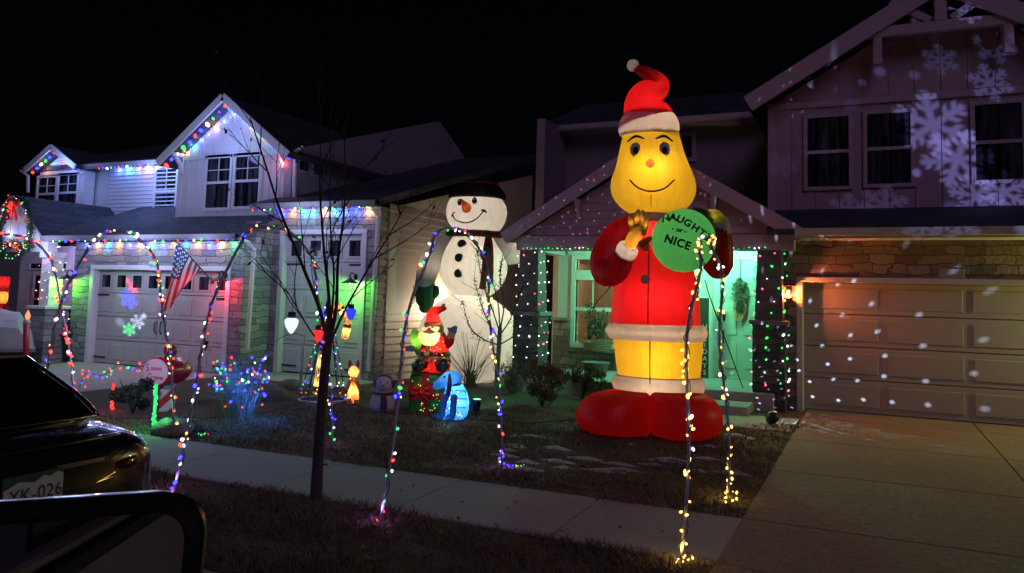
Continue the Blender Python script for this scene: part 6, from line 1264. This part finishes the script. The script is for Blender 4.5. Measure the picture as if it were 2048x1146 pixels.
a.tube([(CX0 - .28, CYC - .6, 1.035), (CX0 - .27, CYC, 1.04), (CX0 - .28, CYC + .6, 1.035)], .011, 8, 4); a.build('window_trim', chrome, t, world=True, smooth=True); a = MB()
a.add([(x + .02, CYC + s * hw, z + .012) for x, z, hw in st for s in (-1, -.5, 0, .5, 1)], [(i * 5 + j, i * 5 + j + 1, (i + 1) * 5 + j + 1, (i + 1) * 5 + j) for i in range(2) for j in range(4)]); a.build('rear_window', car_glass, t, world=True, smooth=True)
for s in (-1, 1):
    a = MB(); y = CYC + s * .635; a.prism([(CX0 - .85, y, 1.02), (CX0 - 3.05, y, .98), (CX0 - 2.55, y, 1.22), (CX0 - 1.2, y, 1.28)], (0, s * .015, 0)); a.build('side_window', car_glass, t, world=True)
    a = MB(); a.tube([(CX0 - .035, CYC + s * .5, .79), (CX0 - .05, CYC + s * .65, .8), (CX0 - .13, CYC + s * .765, .81), (CX0 - .28, CYC + s * .825, .83)], [.045, .06, .055, .03], 14, 4, True); a.build('taillight', mat('taillight_red', (.1, .006, .008), .15, coat=1), t, world=True, smooth=True)
    for xw in (CX0 - .85, CX0 - 3.55):
        a = MB(); a.torus((xw, CYC + s * .8, .19 + .0), .23, .23, .1, 32, 0, 'y', 10); w = a.build('wheel', mat('rubber', (.02, .02, .02), .8), t, world=True, smooth=True); a = MB(); a.ball((xw, CYC + s * .84, .19), (.19, .03, .19), 20, 8); a.build('rim', grey_metal, w, world=True, smooth=True)
a = MB(); a.tube([(CX0 - .25, CYC - .86, .42), (CX0 + .02, CYC - .7, .42), (CX0 + .075, CYC - .3, .43), (CX0 + .075, CYC + .3, .43), (CX0 + .02, CYC + .7, .42), (CX0 - .25, CYC + .86, .42)], .1, 12, 5, True); a.build('bumper', car_paint, t, world=True, smooth=True)
a = MB(); a.tube([(CX0 - .1, CYC - .62, .945), (CX0 - .04, CYC - .35, .955), (CX0 - .04, CYC + .35, .955), (CX0 - .1, CYC + .62, .945)], .014, 8, 4); a.build('trunk_lip', car_paint, t, world=True, smooth=True)
a = MB(); a.bar((CX0 + .045, CYC - .42, .86), (CX0 + .045, CYC + .42, .86), .02, .03); a.build('trunk_trim', chrome, t, world=True, bevel=.005)
pc = Vector((CX0 + .085, 2.57, .785)); a = MB(); a.box(pc + Vector((-.01, -.155, -.08)), pc + Vector((0, .155, .08))); pp = a.build('license_plate', mat('plate_green', (.03, .12, .07), .4), t, world=True, bevel=.004)
a = MB(); prof = [(-.15, -.075), (.15, -.075), (.15, .055), (.12, .068), (.08, .05), (.05, .062), (.0, .035), (-.05, .045), (-.08, .05), (-.12, .03), (-.15, .02)]; a.prism([pc + Vector((.003, y, z)) for y, z in prof], (-.002, 0, 0)); a.build('plate_field', mat('plate_pale', (.7, .75, .8), .4), pp, world=True)
q = MB(); stroke_text(q, 'YK-026', .092, lambda v: pc + Vector((.006, v.x * .92 + .012, v.y - .02)), spacing=1.05); q.build('lettering', mat('plate_ink', (.01, .03, .03), .5), pp, world=True)

# ------------------------------------------------------------------ the viewer's own car: door and side mirror
t = thing('passenger_car', 'mauve grey car at the lower left edge, only its black side mirror in view', 'car', (.6, -.6, -.14)); dp = mat('plum_car_paint', (.3, .22, .3), .3, .05, coat=1.0)
a = MB(); a.box((-.75, -.02, .3), (3.6, .05, 1.36)); a.box((-.75, -.02, 1.36), (3.6, .02, 1.4)); a.build('door', dp, t, world=True, bevel=.03)
a = MB(); a.bar((-.75, .055, 1.37), (3.6, .055, 1.37), .02, .03); a.build('window_trim', chrome, t, world=True)
a = MB(); a.box((.55, -.04, 1.4), (2.4, -.03, 1.86)); a.build('rear_side_window', car_glass, t, world=True)
a = MB(); a.tube([(.55, .06, 1.15), (.6, .11, 1.16), (.74, .11, 1.16), (.79, .06, 1.15)], .018, 10, 3); a.build('handle', chrome, t, world=True, smooth=True)
nrm = Vector((.886, -.464, .06)).normalized(); mh = Vector((.464, .886, 0)).normalized(); mv = nrm.cross(mh); mv = mv if mv.z > 0 else -mv
C0 = CAM + ray(410, 964) * .66; MW, MH = .27, .175
def rrect(cx, w, h, r, off, roll=.06):
    pts = []
    for (sx, sy, a0) in ((1, 1, 0), (-1, 1, 1), (-1, -1, 2), (1, -1, 3)):
        for i in range(7): q = (a0 + i / 6) * math.pi / 2; pts.append((sx * (w - r) + r * math.cos(q), sy * (h - r) + r * math.sin(q)))
    c = C0 - mh * MW / 2 - mv * MH / 2; return [c + mh * (x + y * roll) + mv * (y - x * roll) + nrm * off for x, y in pts]
loops = [rrect(0, MW / 2 * .5, MH / 2 * .5, .03, -.11), rrect(0, MW / 2 * .85, MH / 2 * .85, .035, -.085), rrect(0, MW / 2 * .99, MH / 2 * .99, .035, -.03), rrect(0, MW / 2, MH / 2, .032, 0), rrect(0, MW / 2 - .006, MH / 2 - .006, .03, .004), rrect(0, MW / 2 - .016, MH / 2 - .016, .026, -.008)]
a = MB(); n = len(loops[0]); a.add([p for l in loops for p in l], [(i * n + k, i * n + (k + 1) % n, (i + 1) * n + (k + 1) % n, (i + 1) * n + k) for i in range(len(loops) - 1) for k in range(n)] + [tuple(range(n))]); sm_ = a.build('side_mirror', mat('mirror_housing', (.01, .01, .012), .3, .05, coat=.6), t, world=True, smooth=True)
a = MB(); a.add(rrect(0, MW / 2 - .015, MH / 2 - .015, .026, -.0075), [tuple(range(n))]); a.build('mirror_glass', mat('mirror_silver', (.75, .75, .8), .02, .01, metal=1), sm_, world=True)
a = MB(); c = C0 - mh * MW * .9 - mv * MH * .9; a.bar(c - nrm * .05, Vector((c.x + .1, .05, 1.35)), .06, .09); a.build('mirror_arm', mat('mirror_housing', (.01, .01, .012), .3), sm_, world=True)

# ------------------------------------------------------------------ projectors: lamps that throw dots and snowflakes
def gobo(name, loc, target, size, col, power, kind, scale, rnd=.35):
    l = bpy.data.lights.new(name, 'SPOT'); l.energy = power; l.color = (1, 1, 1); l.spot_size = R(size); l.spot_blend = .25; l.shadow_soft_size = .004; l.use_nodes = True
    o = bpy.data.objects.new(name, l); COL.objects.link(o); o.location = loc; o.rotation_euler = (Vector(target) - Vector(loc)).to_track_quat('-Z', 'Y').to_euler()
    class M: node_tree = l.node_tree
    m = M; em = l.node_tree.nodes['Emission']; tc = nn(m, 'ShaderNodeTexCoord'); sp = nn(m, 'ShaderNodeSeparateXYZ'); lk(m, tc.outputs['Normal'], sp.inputs[0])
    x = mathn(m, 'DIVIDE', sp.outputs[0], mathn(m, 'ABSOLUTE', sp.outputs[2])); y = mathn(m, 'DIVIDE', sp.outputs[1], mathn(m, 'ABSOLUTE', sp.outputs[2]))
    if kind == 'dots': x = mathn(m, 'ARCTANGENT', x); y = mathn(m, 'ARCTANGENT', y)
    cb = nn(m, 'ShaderNodeCombineXYZ'); lk(m, x, cb.inputs[0]); lk(m, y, cb.inputs[1])
    vo = nn(m, 'ShaderNodeTexVoronoi'); vo.voronoi_dimensions = '2D'; vo.inputs['Scale'].default_value = scale; vo.inputs['Randomness'].default_value = rnd; lk(m, cb.outputs[0], vo.inputs['Vector'])
    if kind in ('dots', 'specks'):
        mr = nn(m, 'ShaderNodeMapRange', interpolation_type='SMOOTHSTEP'); w = .12 if kind == 'dots' else .12; mr.inputs[1].default_value = w * .12; mr.inputs[2].default_value = w; mr.inputs[3].default_value = 1; mr.inputs[4].default_value = 0; lk(m, vo.outputs['Distance'], mr.inputs[0]); out = mr.outputs[0]
    else:
        sc = nn(m, 'ShaderNodeVectorMath', operation='SCALE'); sc.inputs['Scale'].default_value = scale; lk(m, cb.outputs[0], sc.inputs[0])
        ps = nn(m, 'ShaderNodeVectorMath', operation='SCALE'); ps.inputs['Scale'].default_value = scale; lk(m, vo.outputs['Position'], ps.inputs[0])
        sb = nn(m, 'ShaderNodeVectorMath', operation='SUBTRACT'); lk(m, sc.outputs[0], sb.inputs[0]); lk(m, ps.outputs[0], sb.inputs[1]); s2 = nn(m, 'ShaderNodeSeparateXYZ'); lk(m, sb.outputs[0], s2.inputs[0])
        an = mathn(m, 'ARCTAN2', s2.outputs[1], s2.outputs[0]); r = mathn(m, 'SQRT', mathn(m, 'ADD', mathn(m, 'MULTIPLY', s2.outputs[0], s2.outputs[0]), mathn(m, 'MULTIPLY', s2.outputs[1], s2.outputs[1])))
        fo = mathn(m, 'PINGPONG', mathn(m, 'ADD', an, 6.283), math.pi / 6); al = mathn(m, 'MULTIPLY', r, mathn(m, 'COSINE', fo)); ac = mathn(m, 'MULTIPLY', r, mathn(m, 'SINE', fo))
        arm = mathn(m, 'LESS_THAN', ac, .042); br_ = mathn(m, 'MULTIPLY', mathn(m, 'LESS_THAN', mathn(m, 'FRACT', mathn(m, 'MULTIPLY', mathn(m, 'SUBTRACT', al, mathn(m, 'MULTIPLY', ac, .6)), 6.5)), .45), mathn(m, 'LESS_THAN', ac, mathn(m, 'SUBTRACT', .2, mathn(m, 'MULTIPLY', r, .25))))
        out = mathn(m, 'MULTIPLY', mathn(m, 'MAXIMUM', arm, br_), mathn(m, 'LESS_THAN', r, .47))
    lk(m, out, em.inputs['Strength']); em.inputs['Color'].default_value = (*col, 1); return o
f = Frame(1540, 852); t = thing('snowflake_projector', 'round black projector lamp on the ground where lawn meets driveway', 'spotlight', f.L, f.rot); a = MB(); a.tube([(0, 0, 0), (0, 0, .07)], .015, 8); a.build('stake', black_metal, t)
a = MB(); a.tube([(0, .05, .08), (.02, -.02, .11), (.04, -.07, .14)], [.06, .085, .09], 18, 2, True); a.build('housing', black_metal, t, smooth=True); a = MB(); a.ball((.045, -.0, .2), (.05, .04, .02), 14, 6); a.build('lens', glow('lens_white', (.9, .9, 1), 3), t, smooth=True)
src = f.L + Vector((.02, 0, .24))
gobo('dot_light', src, Vector((1.2, 14.0, 1.7)), 155, (.55, .65, 1), 750, 'dots', 6.4, .3)
t = thing('snowflake_projector', 'black snowflake projector lamp standing on the verge beyond the driveway', 'spotlight', (7.0, 4.9, 0), 0); a = MB(); a.tube([(0, 0, 0), (0, 0, .08)], .015, 8); a.build('stake', black_metal, t); a = MB(); a.tube([(0, -.05, .1), (-.02, .04, .14)], [.07, .085], 18, 1, True); a.build('housing', black_metal, t, smooth=True)
def snow_gobo(loc, target, size, flakes, power):
    """projector slide with one six armed flake per entry (point on the wall, radius in metres, turn, colour)"""
    l = bpy.data.lights.new('snowflake_light', 'SPOT'); l.energy = power; l.spot_size = R(size); l.spot_blend = .2; l.shadow_soft_size = .01; l.use_nodes = True
    o = bpy.data.objects.new('snowflake_light', l); COL.objects.link(o); loc = Vector(loc); o.location = loc; q = (Vector(target) - loc).to_track_quat('-Z', 'Y'); o.rotation_euler = q.to_euler(); inv = q.to_matrix().inverted()
    class M: node_tree = l.node_tree
    m = M; em = l.node_tree.nodes['Emission']; tc = nn(m, 'ShaderNodeTexCoord'); sp = nn(m, 'ShaderNodeSeparateXYZ'); lk(m, tc.outputs['Normal'], sp.inputs[0])
    dz = mathn(m, 'ABSOLUTE', sp.outputs[2]); x = mathn(m, 'DIVIDE', sp.outputs[0], dz); y = mathn(m, 'DIVIDE', sp.outputs[1], dz); tot = None
    for pt, rad, turn, col in flakes:
        d = inv @ (Vector(pt) - loc); cx, cy, s = d.x / -d.z, d.y / -d.z, -d.z / rad
        u = mathn(m, 'MULTIPLY', mathn(m, 'SUBTRACT', x, cx), s); v = mathn(m, 'MULTIPLY', mathn(m, 'SUBTRACT', y, cy), s)
        r = mathn(m, 'SQRT', mathn(m, 'ADD', mathn(m, 'MULTIPLY', u, u), mathn(m, 'MULTIPLY', v, v)))
        def soft(val, e0, e1):
            n = nn(m, 'ShaderNodeMapRange', interpolation_type='SMOOTHSTEP'); n.inputs[1].default_value = e0; n.inputs[2].default_value = e1; n.inputs[3].default_value = 1; n.inputs[4].default_value = 0; lk(m, val, n.inputs[0]); return n.outputs[0]
        if turn is None: mask = soft(r, .35, 1.0)
        else:
            fo = mathn(m, 'PINGPONG', mathn(m, 'ADD', mathn(m, 'ARCTAN2', v, u), 6.283 + turn), math.pi / 6); al = mathn(m, 'MULTIPLY', r, mathn(m, 'COSINE', fo)); ac = mathn(m, 'MULTIPLY', r, mathn(m, 'SINE', fo))
            arm = soft(ac, .03, .155); t1 = mathn(m, 'ABSOLUTE', mathn(m, 'SUBTRACT', mathn(m, 'SUBTRACT', al, mathn(m, 'MULTIPLY', ac, .6)), .42)); t2 = mathn(m, 'ABSOLUTE', mathn(m, 'SUBTRACT', mathn(m, 'SUBTRACT', al, mathn(m, 'MULTIPLY', ac, .6)), .7))
            br_ = mathn(m, 'MAXIMUM', mathn(m, 'MULTIPLY', soft(t1, .015, .15), soft(ac, .22, .34)), mathn(m, 'MULTIPLY', soft(t2, .015, .14), soft(ac, .18, .28)))
            mask = mathn(m, 'MULTIPLY', mathn(m, 'MAXIMUM', mathn(m, 'MAXIMUM', arm, br_), soft(r, .1, .28)), soft(r, .88, 1.05))
        sc = nn(m, 'ShaderNodeVectorMath', operation='SCALE'); sc.inputs[0].default_value = col; lk(m, mask, sc.inputs['Scale'])
        if tot is None: tot = sc.outputs[0]
        else: ad = nn(m, 'ShaderNodeVectorMath', operation='ADD'); lk(m, tot, ad.inputs[0]); lk(m, sc.outputs[0], ad.inputs[1]); tot = ad.outputs[0]
    lk(m, tot, em.inputs['Color']); em.inputs['Strength'].default_value = 1.0; return o
ice = Vector((.34, .4, 1))
snow_gobo((6.95, 5.05, .45), PY(1900, 240, 14.8), 40, [(PY(px, py, 14.8), r, tn, ice * b) for px, py, r, tn, b in ((1866, 250, .56, .3, 1), (1915, 318, .5, .8, .9), (1952, 392, .36, .1, .7), (2006, 384, .36, .5, .7), (1978, 165, .3, .2, .45),
    (1880, 120, .26, .4, .25), (1770, 410, .35, .6, .22), (1759, 143, .11, None, .5), (1724, 165, .08, None, .35), (1829, 150, .1, None, .4), (1831, 345, .1, None, 1), (1890, 12, .18, .3, .8), (1648, 127, .08, None, 1.2), (1700, 210, .15, None, .12), (1640, 300, .3, .7, .16), (1560, 330, .25, .2, .12), (1700, 420, .3, .5, .2), (1990, 90, .3, .2, .25), (1905, 420, .2, None, .3))], 4000)
gobo('speck_light', Vector((-5.2, 10.0, .25)), PY(1180, 420, 13.6), 60, (1, .35, .5), 1300, 'specks', 26, 1.0)
gy = 12.2
snow_gobo((-12.0, 9.6, .3), PY(262, 615, gy), 24, [(PY(257, 600, gy), .22, .2, Vector((.05, .05, 1))), (PY(266, 577, gy), .13, .5, Vector((1, .05, .2))), (PY(254, 562, gy), .08, None, Vector((1, .05, .1))), (PY(258, 660, gy), .15, .4, Vector((.05, 1, .3)) * .7),
    (PY(275, 645, gy), .16, .1, Vector((.6, .7, 1)) * .5), (PY(287, 634, gy), .08, None, Vector((.6, .7, 1)) * .5), (PY(240, 645, gy), .12, None, Vector((.5, .6, 1)) * .25)], 2800)
